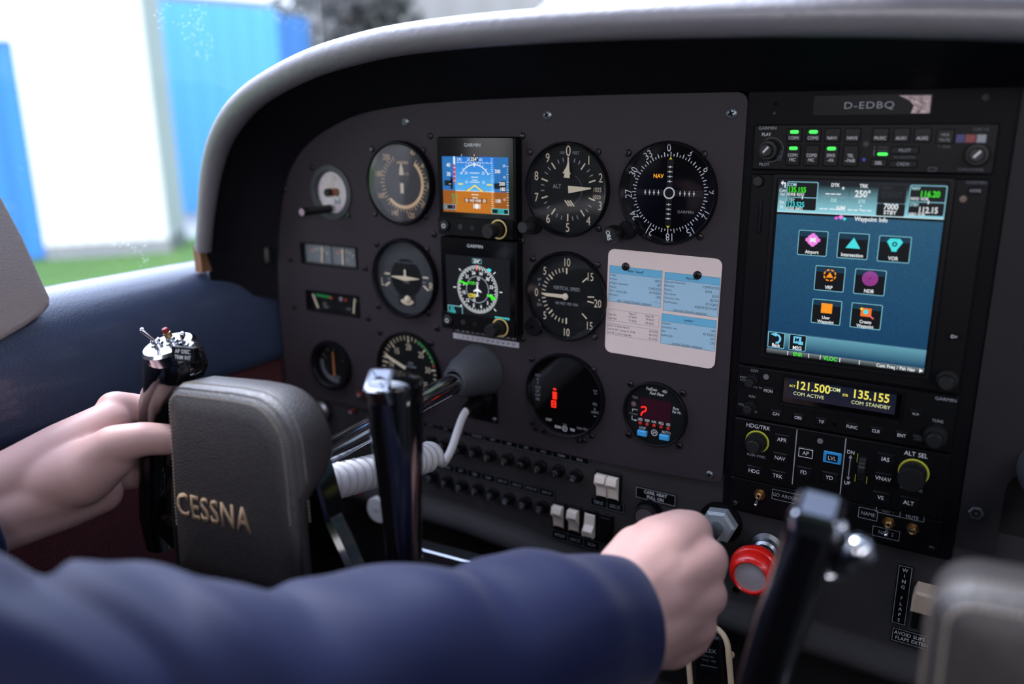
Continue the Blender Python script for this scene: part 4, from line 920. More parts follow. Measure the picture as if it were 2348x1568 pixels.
for u in (198, 214, 222.6, 237, 251): s.rect(u, -33.1, .5, 3.4, q, EW)
s.build('screen', N.r, 0); N.done()

# --- nav-com radio
R = Unit('com_radio', 'nav and com radio with yellow digits 121.500 below the touchscreen', 159.5, -92.8, 320, -49.0)
o = rr(240, -64.4, 90, 25.5, 1); i = rr(240, -63.6, 86, 21.5, 1)
b = MB(); b.T = R.T; b.loft([[(x, y, R.w-.2) for x, y in o], [(x, y, R.w+2.4) for x, y in inset(o, 1.0)], [(x, y, R.w+2.4) for x, y in inset(i, -.5)], [(x, y, R.w+.1) for x, y in i]], BLK2, cap=False); b.build('window_frame', R.r)
s = MB(); s.T = R.T; z = R.w+.12; s.rect(240, -63.6, 86, 21.5, z, SCRB); s.rect(239.7, -62, 79, 16, z+.1, EGRAD('lcd_field', (34, 26, 44), (12, 18, 36), -10, 10)); z += .2
YD = EM('lit_digit_yellow', (238, 226, 96)); YW = EM('lit_digit_pale', (220, 226, 170))
s.text('ACT', 203.6, -59.6, 1.9, z, YD, bold=1); s.text('121.500', 219, -58.2, 6.6, z, YD, sx=.88, bold=1); s.text('COM', 235.6, -57.4, 2.9, z, YW, bold=1, sx=.85); s.text('COM ACTIVE', 216.5, -65.4, 2.8, z, YW, sx=.95)
s.text('STB', 243.4, -60.6, 1.9, z, YD, bold=1); s.text('135.155', 261.5, -58.2, 6.6, z, YD, sx=.88, bold=1); s.text('COM STANDBY', 262, -65.2, 2.8, z, YW, sx=.95)
s.build('screen', R.r, 0)
R.txt('COM', 172.9, -51.8, 2.1, GREYM); R.txt('NAV', 172.6, -74, 2.1, GREYM); R.txt('PWR', 164.3, -58.8, 1.9, GREYM); R.txt('VOL', 164.3, -61.2, 1.9, GREYM); R.txt('PULL SQ', 176, -65.4, 1.7, GREYM); R.txt('VOL', 164.4, -82.4, 2.0, GREYM); R.txt('ID', 176.4, -86.6, 2.0, GREYM)
R.txt('GARMIN', 311.6, -52.3, 2.3, GREYM, sx=1.1); R.txt('TUNE', 308.3, -69.6, 2.2, GREYM); R.txt('PUSH', 296.4, -84, 1.8, DIMM); R.txt('C/NV', 297, -86.4, 1.8, DIMM)
R.b.disc(182.6, -55.5, 2.3, R.z, M('sensor_grey', (104, 104, 110), .5), 20); R.b.disc(237.8, -86, 1.4, R.z, BLKG, 14)
R.knob(172.2, -59.4, 5.2, 5, 3.8, 8); R.knob(172.4, -82.2, 5.2, 5, 3.8, 8); R.knob(308.5, -80, 8.4, 8, 5.6, 9)
for u, v, t in ((185.5, -66.5, 'MON'), (193.1, -85, 'C/N'), (210.4, -85, 'OBS'), (228.2, -85, 'T/F'), (250.9, -85, 'FUNC'), (268, -85, 'CLR'), (285.8, -85, 'ENT'), (293.4, -66.4, '<->')): R.button(u, v, 9, 6.2, t, 2.5, sx=.85)
R.done()

# --- autopilot controller
P = Unit('autopilot_controller', 'autopilot control panel with one bright blue LVL button below the com radio', 159.5, -147.6, 320, -94.6)
P.txt('HDG/TRK', 179.3, -99.2, 3.4, WHT, sx=.9); P.txt('ALT SEL', 297, -98.6, 3.4, WHT, sx=.9); P.txt('PUSH SYNC', 179.5, -125, 2.2, GREYM); P.txt('PUSH SYNC', 297, -127, 2.2, GREYM)
for u in (210.2, 247.3): P.b.rect(u, -119.6, .8, 48, P.z, GREYM)
P.b.disc(228.4, -101.8, 2.3, P.z, MATS['sensor_grey'], 20); P.b.disc(170.6, -117.8, 1.6, P.z, BLKG, 12)
P.txt('DN', 251.8, -106.4, 2.9, WHT); P.txt('UP', 251.6, -132.6, 2.9, WHT); P.b.rect(252, -119.5, .6, 18, P.z, GREYM)
P.b.poly([(250.6, -111.4), (253.4, -111.4), (252, -108.6)], P.z, GREYM); P.b.poly([(250.6, -127.4), (252, -130.2), (253.4, -127.4)], P.z, GREYM)
for u, v, t in ((199.4, -106.2, 'APR'), (199, -122.4, 'NAV'), (179, -138.5, 'HDG'), (198.4, -138.4, 'TRK'), (218.4, -130.5, 'FD'), (238.3, -130.6, 'YD'), (276.9, -106.3, 'IAS'), (276.9, -122.5, 'VNAV'), (276.8, -138.4, 'VS'), (296.5, -138, 'ALT')): P.button(u, v, 12.4, 8.8, t, 3.2, sx=.9)
k = P.button(218.7, -113.8, 12.4, 9, 'AP', 3.2); 
b = MB(); b.T = P.T; b.frame(218.7, -113.8, 11, 7.4, .45, P.w+1.75, WHT); b.build('button_outline', P.r)
P.button(238.8, -113.7, 13.6, 9.6, '', name='level_button', mat=M('level_blue', (40, 146, 214), .4))
b = MB(); b.T = P.T; b.rbox(238.8, -113.7, 8.6, 5.8, .4, P.w+1.5, P.w+1.75, BLK); b.text('LVL', 238.8, -113.7, 3.2, P.w+1.9, WHT, sx=.85); b.build('level_button_label', P.r)
b = MB(); b.T = P.T @ Matrix.Translation((261.2, -118, P.w-5)) @ Matrix.Rotation(PI/2, 4, 'Y'); b.lathe([(8, -3), (11, -2.4), (11, 2.4), (8, 3)], KNOB, 44, flute=0); 
for k in range(44): a = 2*PI*k/44; b.box(11*math.cos(a)-.4, 11*math.sin(a)-.4, -2.4, 11*math.cos(a)+.4, 11*math.sin(a)+.4, 2.4, KNOB) if k % 2 else None
b.build('pitch_wheel', P.r)
YR = M('ring_yellow_green', (186, 190, 60), .5)
P.b.rect(257, -110, .5, 7, P.z, YR); P.b.rect(257, -127, .5, 6, P.z, YR); P.b.rect(265.4, -127, .5, 6, P.z, YR)
P.knob(179.5, -112.3, 8.6, 8, 5.6, 7, ring=YR); P.knob(297, -113, 9.6, 17, 0, 0, ring=YR)
P.done()

# --- switch strip below
S = Unit('switch_strip', 'black switch strip with small toggles at the foot of the radio stack', 159.5, -177, 320.5, -148.6, 4, cat='switch panel')
def boxed(u, v, w, h, t): S.b.frame(u, v, w, h, .35, S.z, GREYM); S.txt(t, u, v, 2.9, GREYM)
boxed(207, -156.4, 25, 9, 'GO AROUND'); boxed(269, -155.6, 14, 9.2, 'NAME'); boxed(283.4, -168.6, 19.6, 8.4, 'NAV 2')
S.b.frame(291.3, -149.8, 34, 5.2, .35, S.z, GREYM); S.b.rect(291.5, -149.8, .35, 5.2, S.z, GREYM); S.txt('NAV 1', 283, -150.2, 2.2, DIMM); S.txt('MUTE', 300, -150.2, 2.6, GREYM)
for u, v in ((165, -172), (316, -172)): screw(S.r, u-S.c[0], v-S.c[1], S.w, 2.4)
S.done()
def toggle(label, u, v, tilt, side=0, mat=BRASS):
    r = pthing('toggle_switch', label, 'switch', u, v, 2.1, 'toggle switches on the switch strip')
    b = MB(); b.lathe([(4.2, 0), (4.2, 1.2), (3.0, 1.4), (3.0, 4.4), (2.2, 4.8), (1.0, 4.2)], mat, 20); b.ring(0, 0, 4.3, 5.2, .15, mat, 6); b.build('collar', r)
    b = MB(); b.T = Matrix.Rotation(math.radians(tilt), 4, 'X') @ Matrix.Rotation(math.radians(side), 4, 'Y'); b.lathe([(1.0, 3), (1.2, 6), (1.7, 12.5), (1.2, 13.6), (.01, 13.8)], CHROME, 14); b.build('lever', r)
toggle('small brass toggle switch left of the GO AROUND legend', 184.6, -159.5, 22)
toggle('small brass toggle switch above the NAV 2 legend', 284.4, -159.2, 25)
toggle('small brass toggle switch below the MUTE legend', 301.3, -160, -20)
# ================================================================== lower panel, switches, breakers, right side
# lower panel: flat face, flaring into a rolled lip at the bottom
def lip_section(v0): return [(-3.0, -150), (-3.0, v0), (-1.5, v0-5), (4, v0-11), (9, v0-16), (11.5, v0-21), (11, v0-26), (7, v0-30), (0, v0-32), (-14, v0-33)]
mb = MB(); rings = []
for u, v0 in ((-384, -246), (-250, -247), (-120, -248), (-50, -253), (0, -261), (60, -263), (120, -264), (170, -266), (240, -264), (300, -266), (330, -266), (420, -266), (900, -266)):
    rings.append([(u, v if k else -150, w) for k, (w, v) in enumerate(lip_section(v0))])
mb.loft(rings, LOWERP, close=False)
single(mb, 'lower_panel', 'dark grey lower switch panel with a rolled bottom lip', 'panel', smooth=60)
# small screw holes
mb = MB(); mb.lathe([(4.4, -2.9), (4.4, -2.5), (3.4, -2.4), (3.2, -4)], BRUSH, 20); mb.disc(0, 0, 3.3, -2.8, BLKG, 18)
p = py(1688, 1351, 3); single(mb, 'panel_hole', 'small round hole in the lower panel beside the red knob', 'hole', (p.x, 0, p.z))
# right-hand plate with a rounded opening
o = [(330.5, -162), (334, -166), (357, -166), (357, -112), (360, -104), (366, -99), (374, -97), (376.5, -97), (376.5, -92), (378, -86), (382, -82), (388, -81), (394, -82), (398, -86), (399.5, -92), (399.5, -97), (900, -97), (900, 168), (330.5, 168)]
PR_ = holed_plate(o, [circ(388, -92.4, 11.5)] if 0 else [], -2.5, .5, M('right_plate_paint', (30, 30, 34), .62, spec=.25, bump=('noise', 900, .2, .0003)), 'right_panel')
PR_.rotation_euler = PR; tag(PR_, 'dark grey plate right of the radio stack', 'panel')
s = screw(PR_, 341.2, -135.8, .5, 5.2, BRUSH, True); s.name = 'hex_bolt'
mb = MB(); mb.rbox(0, 0, 30, 60, 2, 0, .6, M('paper_white', (200, 214, 218), .6)); single(mb, 'placard_card', 'pale paper card at the right edge of the picture', 'card', (369.5, -.5, 24))
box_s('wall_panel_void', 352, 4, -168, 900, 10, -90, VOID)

# --- label strips
def label_strip(label, u0, v0, cells, wd, h, slope=0.0, th=2.4):
    r = MB(); L = wd*len(cells)
    r.rbox(L/2, 0, L+1.4, h+1.4, .5, 0, .8, BLK)
    r.frame(L/2, 0, L+.4, h+.4, .45, .9, DIMM)
    for k in range(1, len(cells)): r.rect(k*wd, 0, .45, h, .9, DIMM)
    for k, t in enumerate(cells): r.text(t, (k+.5)*wd, 0, th, .95, GREYM, sx=min(.85, .8*wd/(max(1, len(t))*th*.95)))
    o = single(r, 'label_strip', label, 'placard', (u0, 2.9, v0), group='engraved label strips'); o.rotation_euler = (PI/2, math.radians(slope), 0)
label_strip('engraved label strip over the upper breaker row, ending in BCN', -175, -166.6, ['NAV 2', 'GPS', 'ADF', 'TRANSPD', 'ATT', 'ADF', 'GPS', 'RAD', 'TURN', 'BCN'], 19.8, 6.4, .2)
label_strip('engraved label strip over the lower breaker row, ending in NAV LT', -170, -210.5, ['ALT', 'GEN', 'BAT', 'T&B', 'FLAP', 'INST LT', 'LDG LT', 'PITOT HT', 'NAV LT'], 17.3, 8.2, -.1)
label_strip('engraved label reading TAXI LT and LDG LT under the upper pair of rockers', 25.4, -206.8, ['TAXI LT.', 'LDG LT.'], 17.2, 8.4, 0, 3.2)
label_strip('engraved label reading PITOT, NAV LT and BCN under the lower rockers', -16.6, -253.5, ['PITOT', 'NAV LT.', 'BCN'], 17.6, 9.4, 0, 3.2)
def placard(label, u, v, w, h, lines, th, vertical=False, ly=None):
    b = MB(); b.rbox(0, 0, w, h, .5, 0, .8, BLK); b.frame(0, 0, w-1.4, h-1.4, .45, .9, GREYM)
    n = len(lines)
    for k, t in enumerate(lines):
        if t: b.text(t, 0, (n-1)/2*(ly or th*1.5)-k*(ly or th*1.5), th, .95, WHT, sx=.9)
    single(b, 'placard', label, 'placard', (u, 2.9, v))
placard('engraved placard reading CARB HEAT PULL ON', 90.7, -186.3, 39.5, 12, ['CARB. HEAT', 'PULL ON'], 3.0)
placard('tall engraved placard reading WING FLAPS beside the flap lever', 300, -220.6, 11, 53, list('WING')+['']+list('FLAPS'), 3.0, ly=4.95)
placard('engraved placard reading AVOID SLIPS below the wing flaps placard', 315, -256.6, 38, 13, ['AVOID SLIPS WITH', 'FLAPS EXTENDED'], 3.0)

# --- rocker switches
def rocker(label, u, v, up, wd=10.6, black=False, cat='switch', group=None):
    r = pthing('rocker_switch', label, cat, u, v, -3, group)
    b = MB(); b.rbox(0, 0, wd+4.4, 30, 1, 0, 2.2, BLK, .5); b.rbox(0, 0, wd+1, 25, .6, 2.0, 2.4, BLKG); b.build('housing', r)
    b = MB(); sgn = 1 if up else -1
    if black: b.rbox(0, 0, wd, 25, .8, 2, 4.4, BLK, .6); b.rect(0, 9, 7, .6, 4.5, BLK2)
    else:
        prof = [(-11.2, 1.5), (-11.2, 3.2), (-.5, 4.2), (4.6, 9.6), (11.2, 7.8), (11.6, 1.5)]
        vs = [(x, y*sgn, z) for x in (-wd/2, wd/2) for y, z in prof]; n = len(prof)
        fs = [(k, (k+1) % n, n+(k+1) % n, n+k) for k in range(n)]+[tuple(range(n)), tuple(range(n, 2*n))[::-1]]
        b.add(vs, fs, SWITCHW)
    o = b.build('rocker', r, 25); bv = o.modifiers.new('edge', 'BEVEL'); bv.width = .0007; bv.segments = 2
G_ = 'cream rocker switches'
rocker('cream rocker switch over the TAXI LT legend', 38, -187.4, True, group=G_); rocker('cream rocker switch over the LDG LT legend', 49.6, -187.4, True, group=G_)
rocker('cream rocker switch over the PITOT legend', -8.2, -231.6, True, group=G_); rocker('cream rocker switch over the lower NAV LT legend', 8.8, -231.6, True, group=G_); rocker('cream rocker switch over the BCN legend, pressed the other way', 26, -231.6, False, group=G_)
rocker('blank black rocker switch right of the BCN rocker', 42.6, -232, True, black=True)

# --- circuit breakers
proto = None
def breaker(label, u, v, t):
    r = pthing('circuit_breaker', label, 'circuit breaker', u, v, -3, 'push-pull circuit breakers')
    b = MB(); b.lathe([(6.6, 0), (6.6, 2.4), (5.2, 3.2), (5.2, 6.0), (4.4, 6.2)], BLK, 28); b.build('collar', r)
    b = MB(); knob_lathe(b, 4.1, 6, KNOB, z0=6, n=24, flute=.25); b.text(t, 0, 0, 3.4, 12.15, GREYM, sx=.8); b.build('button', r)
up = ['15', '1', '5', '', '5', '5', '5', '3', '5', '5']
side = ['right', 'left']
nth = ['first', 'second', 'third', 'fourth', 'fifth', 'sixth', 'seventh', 'eighth', 'ninth', 'tenth']
for k, px_ in enumerate(((1311, 1100), (1269.5, 1089), (1228, 1079), (1190, 1069.5), (1152, 1061), (1112.5, 1052.7), (1078, 1043), (1043, 1035.7), (1008, 1027), (976, 1019))):
    p = py(px_[0], px_[1], -9); breaker('black circuit breaker, %s from the right in the upper breaker row' % nth[k], p.x, p.z, up[k])
lo = ['10', '10', '20', '5', '5', '5', '2', '2']
for k, px_ in enumerate(((1233, 1171), (1194, 1162), (1155.7, 1152), (1119, 1141), (1084, 1130), (1048, 1122), (1014, 1112), (980, 1101))):
    p = py(px_[0], px_[1], -9); breaker('black circuit breaker, %s from the right in the lower breaker row' % nth[k], p.x, p.z, lo[k])

# --- pull knobs
p = py(1474, 1192, -14)
r = pthing('carb_heat_knob', 'round dark carburettor heat knob below the CARB HEAT placard', 'knob', p.x, p.z, -3)
b = MB(); b.lathe([(13, 0), (13, 2.5), (7, 3), (4, 4), (4, 6)], BLK, 32); b.build('collar', r)
b = MB(); b.lathe([(5, 4), (9, 5), (11.4, 8), (11.4, 11), (10.2, 13), (9.0, 13)], KNOB, 36); b.lathe([(9, 13), (.01, 13.3)], M('knob_face', (116, 104, 110), .3, metal=.5), 36); b.build('knob', r)
# throttle: friction nut, rod, knob inside the fist
THX, THZ = 152.0, -196.0
r = pthing('throttle', 'throttle with a grey six-sided friction nut, its knob held in the fist', 'throttle', THX, THZ, -3)
b = MB(); hx = [(16*math.cos(PI/3*k+.12), 16*math.sin(PI/3*k+.12)) for k in range(6)]
b.prism(hx, 2, 13, M('nut_grey', (150, 160, 168), .42, metal=.2), 2.5); b.lathe([(19, 0), (19, 2)], BLK, 32, caps=True); b.build('friction_nut', r)
b = MB(); b.lathe([(6, 10), (6, 84)], BRUSH, 20); b.build('rod', r)
b = MB(); b.lathe([(6.2, 82), (12, 85), (16, 93), (17, 102), (16, 110), (10, 114), (.01, 115)], BLK, 32); b.build('knob', r)
# mixture: red vernier
p = py(1724, 1306, -60)
r = pthing('mixture_knob', 'bright red mixture knob with a grey metal centre', 'knob', p.x-2.5, p.z-11, -3)
RED = M('mixture_red', (226, 26, 20), .3, spec=.5, coat=.3)
b = MB(); b.lathe([(14, 0), (14, 4), (10.5, 6), (10.5, 12), (8.5, 14), (7.5, 24)], BRUSH, 32); b.build('collar', r)
b = MB(); b.T = Matrix.Diagonal((1.12, 1.12, 1, 1)); prof = [(7, 24), (11, 26), (14.5, 32), (16.4, 36), (16.4, 38), (17.6, 39), (18.2, 42), (17.6, 45), (16.6, 46), (16.8, 50), (15.8, 54), (13.8, 57), (12.2, 58), (11.4, 57.4), (11.2, 56)]
b.lathe(prof, RED, 48); b.lathe([(11.2, 56), (.01, 56.4)], M('turned_metal', (214, 208, 214), .5, metal=.5, bump=('noise', 60, .2, .001)), 40); b.build('knob', r)
# flap lever
p = py(1540, 830, 0)
r = pthing('flap_lever', 'beige wing flap lever with a wedge handle in its slot', 'lever', 317, -212, -3)
b = MB(); b.rbox(-5.5, -18, 5, 34, 1, 0, .5, BLKG); b.build('slot', r)
b = MB(); BEI = M('lever_beige', (178, 160, 142), .5)
vs = [(-9, -6, 3), (16, -6, 3), (16, 8, 3), (-9, 8, 3), (-9, -7, 24), (16, -7, 24), (16, -2, 26), (-9, -2, 26), (-9, 9, 12), (16, 9, 12)]
b.prism([(-9, 3), (-7, 9), (9, 9), (13, 6), (13, -9), (-9, -9)][::-1], 4, 22, BEI, 2.0); b.build('handle', r)
b = MB(); b.box(-7.5, -3, -1, -3.5, 3, 5, BRUSH); b.build('stem', r)

# --- white round knob and red tags behind the wheel
p = py(862, 1172, -26)
r = pthing('cabin_air_knob', 'off-white round pull knob seen behind the control wheel', 'knob', p.x, p.z, 0)
b = MB(); b.lathe([(5, -6), (5, 14), (13, 16), (15.2, 18), (15.2, 23), (14, 24.6), (.01, 25)], M('knob_offwhite', (206, 208, 214), .5), 36); b.text('OFF', 0, 0, 3.4, 25.3, DIMM); b.build('knob', r)
for lb, (x, y, Y), sz in (('small red tag low behind the control wheel hub', (825, 1130, -12), 7), ('small red tag beside the vacuum gauge under the left panel', (822, 906, -4), 7), ('small red knob head under the panel left of the shaft', (803, 945, -6), 5)):
    p = py(x, y, Y); b = MB(); b.rbox(0, 0, sz, sz*.7, 1, -4, 3, M('tag_red', (104, 16, 16), .6), .6); b.text('PULL', 0, 0, 1.8, 3.1, WHT); single(b, 'red_tag', lb, 'tag', (p.x, Y+3, p.z), group='red tags behind the wheel')
# ignition key cylinder left of shaft
p = py(725, 948, -12)
r = pthing('ignition_switch', 'round metal ignition switch half hidden behind the wheel pad', 'switch', p.x, p.z, 2)
b = MB(); b.lathe([(13, 0), (13, 4), (9, 6), (9, 9), (.01, 9.2)], BRUSH, 32); b.box(-1, -5, 9.2, 1, 5, 9.6, BLKG); b.build('cylinder', r)
# metal bar under the panel
b = MB(); b.rbox(0, 0, 92, 15, 1.5, 0, 26, BRUSH, 2.0)
single(b, 'metal_bracket', 'brushed metal bar under the lower panel beside the control wheel', 'bracket', tuple(py(1012, 1280, -48)+Vector((0, 12, 0))), (math.radians(78), math.radians(-3), 0))
# microphone clip: cream wire hanger with a black microphone in it
p = py(1623, 1500, -44)
r = thing('microphone', 'black hand microphone with white lettering hanging under the throttle', 'microphone', (p.x, p.y+6, p.z), (math.radians(84), math.radians(-10), 0))
b = MB(); b.rbox(0, -22, 27, 78, 3, -8, 8, BLK, 2); b.text('TELEX', 1, 4, 3.4, 8.15, GREYM, sx=1.05); b.text('60856-001', 1, -1.2, 1.8, 8.15, DIMM); b.text('TELEX 1998', 1, -5, 1.8, 8.15, DIMM); b.rbox(1, -12, 16, 5, 1.2, 8, 9.2, BLK2, .5); b.build('body', r)
h = thing('microphone_hanger', 'cream bent-wire hanger around the black microphone', 'hanger', (p.x, p.y+6, p.z), (math.radians(84), math.radians(-10), 0))
CW = M('hanger_cream', (216, 192, 160), .35)
pts = [(-18, -60, 6), (-18, 4, 6), (-17, 14, 4), (-12, 20, 2), (-4, 22, 0), (6, 22, 0), (13, 19, 2), (17.5, 12, 4), (18.5, 4, 6), (18.5, -60, 6)]
b = MB(); b.tube([tuple(q) for q in smooth_path([Vector(q) for q in pts])], 2.6, CW, 12); b.build('wire_loop', h)
b = MB(); b.lathe([(3.2, 0), (3.2, 3)], CW, 16, 18.5, 0, caps=True); b.build('end_sleeve', h)
# ================================================================== control wheels
PADL = M('pad_leather', (44, 38, 37), 0.46, spec=1.0, bump=('leather', 1000, 0.5, 0.0006), var=.08, vscale=40)
THREAD = M('pad_thread', (132, 120, 108), .7); LETTER = M('embroidery_tan', (164, 136, 108), .7)
def circle_loft(mb, path, mat, n=28, e=2.0):
    """path of (centre, half width across x, half depth along y); superellipse sections"""
    rings = []
    for c, rx, ry in path:
        r = []
        for i in range(n):
            a = 2*PI*i/n; ca, sa = math.cos(a), math.sin(a)
            r.append((c[0]+rx*math.copysign(abs(ca)**(2/e), ca), c[1]+ry*math.copysign(abs(sa)**(2/e), sa), c[2]))
        rings.append(r)
    mb.loft(rings, mat)
def dome_path(path, up=True):
    c, rx, ry = path[0]; out = []
    for t in (.35, .7, .9): out.append((c+Vector((0, 0, (6 if up else -6)*math.cos(t*PI/2))), rx*math.sin(t*PI/2), ry*math.sin(t*PI/2)))
    return out+path
def quad_cap(parent, pts, thick=7):
    """chrome-framed blank plate on the slanted top of a grip"""
    P = [Vector(p) for p in pts]; nrm = (P[1]-P[0]).cross(P[2]-P[1]).normalized()
    if nrm.y > 0: nrm = -nrm
    c = sum(P, Vector())/4; ex = (P[1]-P[0]).normalized(); ey = nrm.cross(ex)
    q = [((p-c).dot(ex), (p-c).dot(ey)) for p in P]
    if area(q) < 0: q = q[::-1]
    # round the corners
    o = []
    for k in range(4):
        a, b, d = Vector(q[k-1]), Vector(q[k]), Vector(q[(k+1) % 4])
        for t in (0, .25, .5, .75, 1):
            s = b+(a-b)*.22; e = b+(d-b)*.22; o.append(tuple(s*(1-t)**2+b*2*t*(1-t)+e*t*t))
    T = Matrix(((ex.x, ey.x, nrm.x, c.x), (ex.y, ey.y, nrm.y, c.y), (ex.z, ey.z, nrm.z, c.z), (0, 0, 0, 1)))
    org = parent.location*1000
    b = MB(); b.T = Matrix.Translation(-org) @ T; b.prism(o, -thick, 1.2, CHROME, 1.2)
    ob = b.build('chrome_cap', parent)
    b = MB(); b.T = Matrix.Translation(-org) @ T; b.prism(inset(o, 3.2), 1.1, 1.5, M('cap_insert', (100, 108, 126), .35, metal=.4), .2); b.build('cap_insert', ob)  # insert colour is tinted blue for the sky it would reflect
    return ob
PAD_OUT = []
def arc(cx, cz, r, a0, a1, n): return [(cx+r*math.cos(math.radians(a0+(a1-a0)*k/n)), cz+r*math.sin(math.radians(a0+(a1-a0)*k/n))) for k in range(n+1)]
PAD_OUT = [(66, -60)]+[(66-.02*k*k, -60+k*14) for k in range(1, 6)]+arc(64.5-38, 66-38, 38, 8, 90, 9)+[(10, 66.8), (-20, 66.4)]+arc(-64+18, 66-18, 18, 95, 180, 5)+[(-65.6, 20), (-68, -20), (-70, -62)]+arc(-60, -72, 10, 190, 270, 3)+arc(56, -72, 10, 270, 350, 3)
def pad(parent, ox, lettering, oz=0):
    org = parent.location*1000
    T = Matrix.Translation(-org) @ Matrix.Translation((-98+ox, -292, -93+oz)) @ Matrix.Rotation(math.radians(-4.5), 4, 'Y') @ Matrix.Rotation(math.radians(-5), 4, 'X')
    b = MB(); b.T = T; out = dens(PAD_OUT, 2); n = len(out); cx, cz = 0, 0
    def ring(ins, y, k=1): 
        q = inset(out, ins) if ins else out
        return [(x*k, y, z*k) for x, z in q]
    rings = [ring(12, -21.6, .02), ring(12, -21.4, .5), ring(12, -20.8, .85), ring(9.5, -19.8), ring(6, -17.6), ring(3, -14.4), ring(1.2, -10.6), ring(.2, -6), ring(0, 0), ring(0, 14), ring(2, 18.5), ring(8, 20), ring(12, 20, .05)]
    def thin(p):
        f = min(1, max(0, (p[2]-(-8))/26)); f = .30+.70*f*f*(3-2*f); return (p[0], -21.9+(p[1]+21.9)*f, p[2])
    rings = [[thin(p) if k > 6 else p for p in r_] for k, r_ in enumerate(rings)]
    b.loft(rings, PADL); p = b.build('pad', parent, 60)
    s = MB(); s.T = T
    def stitches(ins, y, sk):
        q = inset(out, ins); sel = q[6:52]
        L = 0
        for a, c in zip(sel[:-1], sel[1:]):
            d = Vector((c[0]-a[0], 0, c[1]-a[1])); l = d.length
            if l < .01: continue
            d.normalize(); t = (2.6-L % 2.6) % 2.6
            while t < l:
                m = Vector((a[0], y, a[1]))+d*t; s.tube([m-d*.75, m+d*.75], [.55, .55], THREAD, 6, hemi=False); t += 2.6
            L += l
    stitches(7.6, -19.0, 0); stitches(.6, -8.6, 1)
    s.build('stitching', p, 0)
    s = MB(); s.T = T
    q = inset(out, 3.4); s.tube([(x, -14.6, z) for x, z in q[6:52]], .9, PADL, 6); s.build('seam', p)
    if lettering:
        s = MB(); s.T = T @ Matrix.Translation((-15.5, -21.9, -21)) @ Matrix.Rotation(PI/2, 4, 'X'); s.text('CESSNA', 0, 0, 16.8, 0, LETTER, sx=.82, gap=1.4, bold=1)
        o = s.build('lettering', p); m = o.modifiers.new('t', 'SOLIDIFY'); m.thickness = .0005; m.offset = 0
    return p
